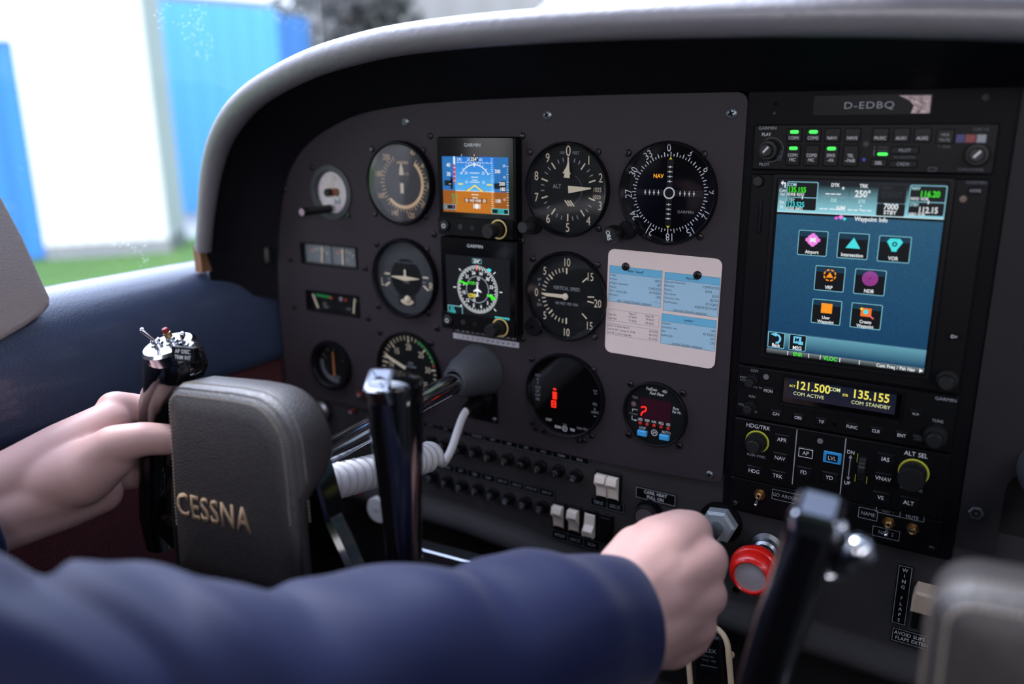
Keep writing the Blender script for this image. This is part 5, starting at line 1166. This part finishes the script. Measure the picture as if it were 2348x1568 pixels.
def wheel(name_label, ox, pilot):
    org = Vector((-98+ox, -268, -105))
    r = thing('control_wheel', name_label, 'control wheel', org, (0, 0, 0)); TT = Matrix.Translation(-org)
    # shaft and panel collar
    b = MB(); b.T = TT; b.tube([(-98+ox, 8, -92), (-97+ox, -276, -105)], 10, CHROME, 40); b.build('shaft', r)
    b = MB(); b.T = TT @ Matrix.Translation((-98+ox, -.8, -93)) @ Matrix.Rotation(PI/2, 4, 'X'); b.lathe([(27, 0), (26.5, 3), (24, 8), (21, 26), (17, 36), (14.5, 42), (13, 44.5), (10.2, 44.5), (10.2, 30)], M('collar_grey', (62, 64, 70), .5), 48); b.build('collar', r)
    # hub and arms
    b = MB(); b.T = TT @ Matrix.Translation((-97+ox, -256, -104)) @ Matrix.Rotation(PI/2, 4, 'X'); b.lathe([(10, -8), (15, -6), (28, -2), (32, 2), (32, 18)], BLK2, 40); b.build('hub', r)
    for sgn in (-1, 1):
        o = [(8, 30), (36, 34), (44, 20), (66, -64), (62, -76), (10, -76)]
        b = MB(); b.T = TT @ Matrix.Translation((-98+ox, -262, -106)) @ Matrix.Rotation(PI/2, 4, 'X'); o = [(x*sgn, y) for x, y in o]
        b.prism(o if area(o) > 0 else o[::-1], -6, 12, BLKG, 2.0); b.build('bracket', r, 20)
        pts = [(-98+ox+sgn*26, -264, -112), (-98+ox+sgn*48, -266, -140), (-98+ox+sgn*66, -268, -168), (-98+ox+sgn*84, -272, -178), (-98+ox+sgn*108, -277, -176), (-98+ox+sgn*124, -279, -164)]
        pts = smooth_path([Vector(p) for p in pts])
        b = MB(); b.T = TT; rings = []
        for k, p in enumerate(pts):
            t = (pts[min(k+1, len(pts)-1)]-pts[max(k-1, 0)]).normalized(); n = t.cross(Vector((0, 1, 0))).normalized(); w = 17-7*k/len(pts); f = Vector((0, 1, 0))
            rings.append([tuple(p+n*w*a+f*9*c) for a, c in ((1, .6), (.82, 1), (-.82, 1), (-1, .6), (-1, -.6), (-.82, -1), (.82, -1), (1, -.6))])
        b.loft(rings, BLKG); b.build('arm', r, 20)
    # right-hand grip
    def grip(px, mat=BLKG):
        path = []
        for x, y, Y, rx, ry in px: path.append((py(x, y, Y), rx, ry))
        b = MB(); b.T = TT; circle_loft(b, dome_path(path), mat, 32, 2.3); return b.build('grip', r, 50)
    if pilot:
        grip([(905, 878, -262, 17.5, 17), (906, 920, -263, 17.6, 17), (909, 980, -264, 17, 16.5), (914, 1060, -266, 15, 15), (919, 1130, -268, 13, 14), (925, 1220, -271, 11, 13), (928, 1300, -274, 11, 12), (930, 1345, -276, 9, 9)])
        quad_cap(r, [py(846, 846, -258), py(912, 846, -256), py(890, 903, -283), py(830, 897, -283)], 9)
        # left grip with the switch head
        lg = grip([(398, 806, -264, 24, 20), (402, 838, -265, 26.5, 21), (396, 868, -266, 24, 19.5), (376, 915, -266, 18, 17.5), (367, 1000, -267, 15.6, 16), (364, 1090, -269, 15, 15), (362, 1180, -272, 14, 14), (372, 1250, -275, 12, 12)])
        c = py(394, 806, -268); T2 = TT @ Matrix.Translation(c) @ Matrix.Rotation(math.radians(-7), 4, 'Y') @ Matrix.Rotation(math.radians(20), 4, 'X')
        b = MB(); b.T = T2; o = [(25*math.cos(2*PI*k/36), 19*math.sin(2*PI*k/36)) for k in range(36)]; b.prism(o, -3, 7, CHROME, 2.2); hd = b.build('switch_plate', r)
        def lever(x, y, tx_, ty_, h, mat, tip=None, nm='toggle'):
            b = MB(); b.T = T2 @ Matrix.Translation((x, y, 6.5)); b.lathe([(5, 0), (5, 1.6), (3.6, 2), (3.6, 4.4), (2.4, 5)], CHROME, 20)
            b.tube([(0, 0, 3), (tx_*.5, ty_*.5, h*.6), (tx_, ty_, h)], [1.2, 1.5, 2.3], mat, 12, hemi=True)
            if tip: b.lathe([(2.9, 5), (2.9, 9), (2.5, 9.2)], BRASS, 16); b.lathe([(2.4, 9), (2.4, 12.2), (1.8, 12.8), (.01, 12.9)], tip, 16)
            b.build(nm, hd)
        lever(-13, 0, -5, -2, 14, CHROME); lever(2, 3, 0, 0, 6, CHROME, M('button_red', (130, 24, 26), .4), 'red_button'); lever(21, -2, 6, 1, 10, CHROME)
        b = MB(); c = py(421, 812, -285); b.T = TT @ Matrix.Translation(c) @ Matrix.Rotation(math.radians(14), 4, 'Z') @ Matrix.Rotation(PI/2-.12, 4, 'X'); b.rbox(0, 0, 20, 10.5, .6, -4, 1, BLK, .3); b.text('AP DISC', 0, 2.2, 2.9, 1.1, WHT, bold=1, sx=.85); b.text('TRIM INT', 0, -2.2, 2.9, 1.1, WHT, bold=1, sx=.8); b.build('switch_label', r)
    else:
        grip([(1872, 1190, -264, 13.6, 14), (1862, 1232, -265, 13.2, 14), (1826, 1335, -268, 12.8, 13.5), (1800, 1405, -270, 12.8, 13), (1772, 1490, -273, 12.4, 12.6), (1745, 1580, -276, 12, 12), (1722, 1660, -279, 11, 11)])
        quad_cap(r, [py(1836, 1112, -256), py(1944, 1140, -256), py(1926, 1206, -281), py(1812, 1192, -281)], 9)
        b = MB(); b.T = TT; b.tube([py(1905, 1305, -262), py(1935, 1282, -266), py(1968, 1262, -271)], [6, 7.2, 8], CHROME, 24, hemi=True); b.build('push_button', r)
        b = MB(); b.T = TT; b.tube([py(1918, 1232, -264), py(1928, 1208, -268)], [3.6, 3.6], CHROME, 16, hemi=True); b.build('toggle', r)
        b = MB(); b.T = TT; b.tube([py(1882, 1308, -268), py(1898, 1322, -268), py(1920, 1318, -266)], [3, 3.4, 3], CHROME, 12, hemi=True); b.build('wire_clip', r)
        b = MB(); b.T = TT; path = [(Vector((398+80, -264, -22)), 17, 17), (Vector((398+95, -266, -90)), 14, 15), (Vector((398+108, -272, -150)), 11, 12)]; circle_loft(b, dome_path(path), BLKG, 24); b.build('grip', r, 50)
    pad(r, ox+(0 if pilot else 5), pilot, 0 if pilot else -5)
    return r
wheel('black control wheel held by the left hand, its padded centre lettered in tan', 0, True)
wheel('blurred control wheel cut off by the right edge of the picture', 486, False)
# coiled cord with its plug
p = py(1100, 925, -6)
r = pthing('cord_socket', 'black square socket plate under the wheel shaft collar', 'socket', p.x, p.z, -1)
b = MB(); b.rbox(0, 0, 36, 40, 1, 0, 2, BLKG); b.lathe([(11, 2), (11, 6), (8, 7), (8, 10)], BLK, 28); b.build('plate', r)
for u, v in ((-14, -16), (14, -16)): screw(r, u, v, 2, 2.6, BRUSH)
r = thing('coiled_cord', 'white coiled cord running from the panel socket to the control wheel', 'cord', (p.x, -10, p.z), (0, 0, 0)); TT = Matrix.Translation(-Vector((p.x, -10, p.z)))
CORD = M('cord_white', (196, 194, 198), .45, var=.03)
A_ = py(988, 1046, -92); B_ = py(728, 1114, -250)
ax = (B_-A_); L = ax.length; axn = ax.normalized(); e1 = axn.orthogonal().normalized(); e2 = axn.cross(e1)
turns = 16; pts = []
for k in range(turns*20+1):
    t = k/(turns*20); a = 2*PI*turns*t+2.0; pts.append(A_+ax*t+(e1*math.cos(a)+e2*math.sin(a))*10.4)
lead = [py(1074, 936, -26), py(1062, 952, -34), py(1050, 985, -48), py(1036, 1030, -64), py(1016, 1066, -78)]
b = MB(); b.T = TT; b.tube(smooth_path(lead+[pts[0]])+pts[1:]+[B_+axn*6], 4.0, CORD, 10); b.build('cord', r, 60)
b = MB(); b.T = TT; q0, q1 = py(1098, 922, -10), py(1070, 942, -30); b.tube([q0, q0.lerp(q1, .5), q1], [8, 8.4, 6.4], BLK, 20); b.build('plug', r)
# ================================================================== the pilot: one skin, jacket over it
SKIN = M('skin', (232, 178, 164), .5, spec=.35, sss=.1, bump=('noise', 900, .12, .0004), var=.03)
def skin_blotches():
    n, l = SKIN.node_tree.nodes, SKIN.node_tree.links; b = n['Principled BSDF']; mix = [x for x in n if x.type == 'MIX'][0]; nz = [x for x in n if x.type == 'TEX_NOISE' and abs(x.inputs['Scale'].default_value-60) < 1][0]
    nz.inputs['Scale'].default_value = 26; nz.inputs['Detail'].default_value = 3
    mix.inputs[6].default_value = lin((188, 148, 144))+(1,); mix.inputs[7].default_value = lin((202, 164, 157))+(1,)
skin_blotches()
JACK = M('navy_jacket', (6, 17, 58), .6, spec=.3, bump=('noise', 1500, .25, .0004), var=.06, sheen=.25)
class Flesh:
    def __init__(s): s.mb = MB()
    def limb(s, pts, rad, n=20): 
        P = [Vector(p) for p in pts]
        # densify so that radii blend smoothly
        Q = []; R = []
        for k in range(len(P)-1):
            for j in range(6): t = j/6; Q.append(P[k].lerp(P[k+1], t)); R.append(rad[k]*(1-t)+rad[k+1]*t)
        Q.append(P[-1]); R.append(rad[-1]); s.mb.tube(Q, R, SKIN, n, hemi=True)
F = Flesh()
# ---- right hand: closed over the throttle knob, back of the hand towards the lens
D = dep
RW = D(1432, 1408, .505)                                      # wrist
K = [D(1582, 1222, .568), D(1616, 1286, .552), D(1617, 1364, .546), D(1598, 1434, .543)]   # knuckles, index to little
PIP = [D(1592, 1252, .606), D(1632, 1310, .592), D(1626, 1384, .583), D(1602, 1448, .577)]
DIP = [D(1560, 1300, .622), D(1606, 1350, .612), D(1596, 1412, .602), D(1572, 1462, .592)]
TIP = [D(1520, 1310, .610), D(1556, 1362, .604), D(1548, 1418, .594), D(1530, 1462, .584)]
rk = [15.6, 15.6, 14.4, 13]
wr = [D(1448, 1328, .520), D(1440, 1378, .512), D(1438, 1424, .510), D(1446, 1468, .512)]
for k in range(4):
    mid = wr[k].lerp(K[k], .55)+Vector((0, -1, 1))
    F.limb([wr[k], mid, K[k]], [20, 21-1.2*k, rk[k]+.8])
    F.limb([K[k], PIP[k], DIP[k], TIP[k]], [rk[k], 11.2-.5*k, 9.6-.4*k, 8.4-.4*k])
for k in range(3):                                               # web of the hand back
    F.limb([wr[k].lerp(wr[k+1], .5), K[k].lerp(K[k+1], .5).lerp(wr[k].lerp(wr[k+1], .5), .55)+Vector((0, -3, 1)), K[k].lerp(K[k+1], .5).lerp(wr[k], .1)+Vector((0, 1, 0))], [21, 20.5, 14.4])
F.limb([D(1420, 1330, .520), D(1462, 1262, .545), D(1520, 1238, .575), D(1566, 1250, .595), D(1590, 1275, .606)], [20, 17.5, 14, 11.5, 9.2])    # thumb along the top, wrapped in front of the knob
F.limb([D(1440, 1300, .528), D(1500, 1240, .556), D(1560, 1215, .570)], [17, 17, 15])
F.limb([D(1470, 1470, .52), D(1540, 1482, .535), D(1590, 1462, .545)], [17, 15, 12])                                       # heel of the hand
F.limb([wr[1].lerp(wr[2], .5)+Vector((-6, -4, 0)), RW+(D(1340, 1430, .475)-RW)*.55, D(1250, 1450, .455)], [29, 27, 31])       # wrist into the sleeve
ELB = D(300, 1640, .352); SHO = Vector((40, -820, -10))
F.limb([D(1250, 1450, .455), D(850, 1540, .412), ELB], [29, 36, 40], 16)
# ---- upper arms and a chest core join the two hands under the jacket
F.limb([ELB, Vector((-20, -680, -90)), SHO, Vector((-98, -860, -20)), Vector((-236, -820, -10)), Vector((-300, -640, -130))], [40, 42, 46, 60, 46, 40], 16)
# ---- left hand on the left grip
LW = D(40, 1150, .600)
F.limb([Vector((-300, -640, -130)), D(-260, 1300, .545), D(-60, 1195, .585)], [40, 36, 29], 16)
F.limb([D(-120, 1165, .575), D(40, 1090, .602), D(150, 1030, .624), D(250, 968, .645)], [22, 22, 22, 17])
F.limb([D(-120, 1215, .572), D(40, 1165, .598), D(150, 1120, .615)], [22, 22, 22])
F.limb([D(-60, 1245, .580), D(60, 1195, .600), D(160, 1150, .622), D(235, 1130, .640)], [15, 17, 20, 16])
F.limb([D(90, 1110, .608), D(190, 1085, .612), D(250, 1045, .612)], [24, 25, 20])      # ball of the thumb
F.limb([D(190, 1075, .610), D(262, 1020, .606), D(330, 1006, .610), D(405, 1008, .618), D(446, 1012, .622)], [20, 15.5, 13.2, 11.6, 9.0])   # thumb round the near side
LK = [D(283, 942, .662), D(268, 1000, .672), D(256, 1052, .674), D(246, 1098, .670)]
for k in range(4):
    F.limb([D(150, 1040+k*36, .632), LK[k]], [21-k, 14.2-.6*k])
    a = LK[k]; base = py(368, 960+k*52, -267)
    F.limb([a, base+Vector((-17, 22, 0)), base+Vector((12, 27, -2)), base+Vector((26, 6, -4))], [13.6-.5*k, 11.4-.5*k, 9.8-.4*k, 8.6-.4*k])
F.limb([D(262, 935, .655), D(300, 936, .664), D(312, 948, .674)], [14, 13, 12])
raw = F.mb.build('body', None, 0)
rm = raw.modifiers.new('r', 'REMESH'); rm.mode = 'VOXEL'; rm.voxel_size = .0022; rm.use_smooth_shade = True
sm = raw.modifiers.new('s', 'SMOOTH'); sm.factor = .55; sm.iterations = 9
dg = bpy.context.evaluated_depsgraph_get(); dg.update()
me = bpy.data.meshes.new_from_object(raw.evaluated_get(dg)); old = raw.data; bpy.data.objects.remove(raw); bpy.data.meshes.remove(old)
me.name = 'body'; me.materials.clear(); me.materials.append(SKIN); me.shade_smooth()
person = thing('person', 'person in a navy jacket, left hand on the control wheel, right hand on the throttle', 'person', (-98, -860, -300), (0, 0, 0))
off = Matrix.Translation(-person.location)
me.transform(off); body = bpy.data.objects.new('body', me); COL.objects.link(body); body.parent = person
# ---- jacket sleeve of the right arm: folds run across it
def sleeve(name, spine, rad, folds, seed, cuff=True, parent=person):
    P = [Vector(p) for p in spine]; Q = []; R = []
    for k in range(len(P)-1):
        m = 14
        for j in range(m):
            t = j/m; p0, p1, p2, p3 = P[max(k-1, 0)], P[k], P[k+1], P[min(k+2, len(P)-1)]
            Q.append(.5*((2*p1)+(p2-p0)*t+(2*p0-5*p1+4*p2-p3)*t*t+(3*p1-p0-3*p2+p3)*t**3)); R.append(rad[k]*(1-t)+rad[k+1]*t)
    Q.append(P[-1]); R.append(rad[-1]); n = 72; rings = []; s = 0
    up = Vector((0, 0, 1))
    for k, q in enumerate(Q):
        t = (Q[min(k+1, len(Q)-1)]-Q[max(k-1, 0)]).normalized(); s += (q-Q[k-1]).length if k else 0
        a = (up-t*up.dot(t)).normalized(); b = t.cross(a); ring = []
        for i in range(n):
            th = 2*PI*i/n; rr_ = R[k]
            for (s0, wd, amp, tw, ph) in folds:
                u = (s-s0-tw*math.sin(th+ph))/wd; rr_ += 1.55*amp*math.exp(-u*u)*(.5+.5*math.cos(th+ph-1.2))
            rr_ += .8*math.sin(s*.06+3*th+seed)+.5*math.sin(s*.11-2*th)
            ring.append(tuple(q+(a*math.cos(th)+b*math.sin(th))*rr_))
        rings.append(ring)
    if cuff:   # turned hem
        k = 0; c = Q[0]; r0 = rings[0]
        t = (Q[0]-Q[1]).normalized()
        inner = [[tuple(c+(Vector(p)-c)*f+t*d) for p in r0] for f, d in ((.72, -30), (.9, -8), (.93, -.5), (.965, 1.4), (.99, .6))]
        rings = inner+rings
    mb = MB(); mb.T = off_mm; mb.loft(rings, JACK, cap=False); o = mb.build(name, parent, 80)
    ss = o.modifiers.new('s', 'SUBSURF'); ss.levels = 1; ss.render_levels = 1
    return o
off_mm = Matrix.Translation(-person.location*1000)
fr = [(46, 12, 2.5, 16, .6), (95, 16, -3, 22, .3), (140, 15, 2, 26, 0), (195, 16, -3, 30, .2), (245, 13, 3, 46, .2), (282, 11, -6, 52, .5), (318, 11, 4, 58, .3), (352, 11, -8, 60, .4), (390, 12, 5, 60, .4), (425, 12, -8, 58, .5), (470, 16, 4, 50, .5), (530, 18, -6, 44, .4)]
sleeve('jacket_sleeve', [D(1415, 1432, .497), D(1250, 1452, .465), D(1050, 1496, .440), D(850, 1535, .415), D(650, 1592, .392), D(400, 1615, .370), D(100, 1622, .347), D(-250, 1640, .335), Vector((-30, -690, -90)), Vector((34, -840, -6))], [41, 45, 49, 50, 53, 57, 61, 64, 66, 72], fr, 1.0)
sleeve('jacket_sleeve', [D(-62, 1212, .583), D(-170, 1268, .556), D(-320, 1310, .535), Vector((-300, -640, -130)), Vector((-265, -755, -62)), Vector((-222, -835, -8))], [36, 43, 48, 54, 62, 74], [(40, 14, 3, 15, 0), (90, 16, -3, 18, .5)], 2.2)
# jacket body behind the lens edge
mb = MB(); mb.T = off_mm; rings = []
for z, rx, ry, cy in ((-420, 165, 105, -850), (-340, 160, 105, -855), (-240, 168, 112, -860), (-140, 182, 112, -865), (-60, 190, 98, -868), (0, 170, 78, -870), (34, 105, 62, -872), (52, 66, 58, -872)):
    rings.append([(-98+rx*math.cos(2*PI*i/48), cy+ry*math.sin(2*PI*i/48), z) for i in range(48)])
mb.loft(rings, JACK); o = mb.build('jacket_body', person, 60)
# ================================================================== outside
def gp(x, y, z=-1250):
    d = ray(x, y); return CAM*1000+d*((z-CAM.z*1000)/d.z)
def above(px_, py_, g):
    d = ray(px_, py_); h = math.hypot(g.x-CAM.x*1000, g.y-CAM.y*1000)/math.hypot(d.x, d.y); return (CAM.z*1000+d.z*h)
GRASS = M('lawn', (72, 122, 28), .9, bump=('noise', 40, 1, .05), var=.35, vscale=3)
mb = MB(); mb.box(-60000, -20000, -1300, 40000, 70000, -1250, GRASS); struct(mb, 'ground', 'green grass outside the side window')
HW = M('hangar_white', (206, 209, 216), .8); HB = M('hangar_blue', (16, 108, 192), .8); HB2 = M('hangar_light_blue', (68, 158, 220), .8); HG = M('hangar_grey', (112, 115, 120), .7); HD = M('base_grey', (120, 126, 132), .8)
mb = MB(); a, b_, c, d = gp(380, 548), gp(1100, 505), gp(1100, 380), gp(0, 380)
mb.add([(p.x, p.y, -1246) for p in (a, b_, c, d)], [(0, 1, 2, 3)], HD); struct(mb, 'apron', 'grey paved apron beyond the grass')
def corrugated(mb, A, B, z0, z1, mat, pitch=180, dp=30, back=300, bv=None):
    """ribbed sheet wall standing between ground points A and B"""
    A, B = Vector((A.x, A.y, 0)), Vector((B.x, B.y, 0)); t = (B-A); L = t.length; t.normalize(); n = Vector((t.y, -t.x, 0)); 
    if n.dot(Vector((CAM.x*1000, CAM.y*1000, 0))-A) < 0: n = -n
    pts = []; k = 0; s = 0
    while s < L:
        pts.append(A+t*s+n*(dp if k % 4 in (1, 2) else 0)); s += pitch/4; k += 1
    pts.append(B); bk = bv if bv is not None else -n*back; pts += [B+bk, A+bk]
    mb.loft([[(p.x, p.y, z0) for p in pts], [(p.x, p.y, z1) for p in pts]], mat)
# white hangar with a blue sliding door at its left
W0, W1 = gp(108, 597), gp(392, 578)
BV = gp(428, 548)-W1; BV.z = 0
t = (W1-W0).normalized(); n = Vector((t.y, -t.x, 0)); n = n if n.dot(CAM*1000-W0) > 0 else -n
r = thing('hangar', 'white hangar wall with a deep blue door at its left, beyond the grass', 'hangar', (W0.x, W0.y, -1250), (0, 0, 0)); TT = Matrix.Translation((-W0.x, -W0.y, 1250))
mb = MB(); mb.T = TT; corrugated(mb, W0, W1, -1100, 2600, HW, 160, 12, 0, BV); mb.build('wall', r, 20)
mb = MB(); mb.T = TT; corrugated(mb, W0, W1, -1250, -1100, HD, 400, 0, 0, BV); mb.build('plinth', r, 20)
mb = MB(); mb.T = TT; L0 = W0-t*3000-n*120; corrugated(mb, L0, W0-n*120, -1230, above(40, 92, W0-t*150), HB, 220, 18, 200); mb.build('door', r, 20)
mb = MB(); mb.T = TT; zt = above(40, 92, W0-t*150); corrugated(mb, L0, W0-n*60, zt, zt+1400, HW, 400, 0, 260); mb.build('fascia', r, 20)
# light blue hangar further back
B0, B1, B2 = gp(330, 497), gp(668, 473), gp(737, 466)
r = thing('hangar', 'light blue hangar standing behind the white one', 'hangar', (B0.x, B0.y, -1250), (0, 0, 0)); TT = Matrix.Translation((-B0.x, -B0.y, 1250))
z1 = above(668, 20, B1)
mb = MB(); mb.T = TT; corrugated(mb, B0, B1, -1250, z1, HB2, 300, 9, 200); mb.build('wall', r, 20)
mb = MB(); mb.T = TT; corrugated(mb, B1, B2, -1250, above(730, 42, B2), HB, 300, 20, 200); mb.build('side_wall', r, 20)
mb = MB(); mb.T = TT
B3 = B0+(B2-B1)*1.0; mb.add([(B0.x, B0.y, z1), (B1.x, B1.y, z1), (B2.x, B2.y, z1-60), (B3.x, B3.y, z1-60), (B0.x, B0.y, z1+90), (B1.x, B1.y, z1+90), (B2.x, B2.y, z1+30), (B3.x, B3.y, z1+30)], [(0, 1, 5, 4), (1, 2, 6, 5), (4, 5, 6, 7), (2, 3, 7, 6), (3, 0, 4, 7), (3, 2, 1, 0)], HG); mb.build('roof', r, 20)
# pale grey hall far behind and a dark tree in front of it
G0, G1 = gp(700, 402), gp(2700, 384)
r = thing('outside_hall', 'pale grey hall outside far off, seen over the glareshield', 'building', (G0.x, G0.y, -1250), (0, 0, 0)); TT = Matrix.Translation((-G0.x, -G0.y, 1250))
mb = MB(); mb.T = TT; corrugated(mb, G0, G1, -1250, 7000, HG, 900, 60, 4000); mb.build('wall', r, 20)
mb = MB(); mb.T = TT; corrugated(mb, G0, G1, 7000, 7500, HD, 4000, 0, 4200); mb.build('roof_edge', r, 20)
def tree(lb, g, h, rad, seed):
    rnd = random.Random(seed)
    r = thing('tree', lb, 'tree', (g.x, g.y, -1250), (0, 0, 0))
    LEAF = M('dark_leaves', (62, 64, 68), .8, var=.4, vscale=4); BARK = M('bark', (70, 60, 52), .9)
    mb = MB(); mb.tube([(0, 0, 0), (40, 10, h*.3), (20, -30, h*.7)], [150, 120, 60], BARK, 10); mb.build('trunk', r)
    mb = MB()
    for k in range(1500):
        a = rnd.random()*2*PI; q = rnd.random()**.5; zz = h*(.3+.7*rnd.random()); rr_ = rad*q*math.sin(PI*min(1, max(.12, (zz/h-.22)/.85)))
        c = Vector((rr_*math.cos(a), rr_*math.sin(a), zz)); s = 120+rnd.random()*160; u = Vector((rnd.gauss(0, 1), rnd.gauss(0, 1), rnd.gauss(0, 1))).normalized(); v = u.orthogonal().normalized(); w = u.cross(v)
        mb.add([tuple(c+v*s), tuple(c+w*s*.5), tuple(c-v*s), tuple(c-w*s*.5)], [(0, 1, 2, 3)], LEAF)
    mb.build('crown', r, 0)
tree('dark bare tree right of the light blue hangar, just above the glareshield edge', gp(825, 428), 5200, 1650, 1)
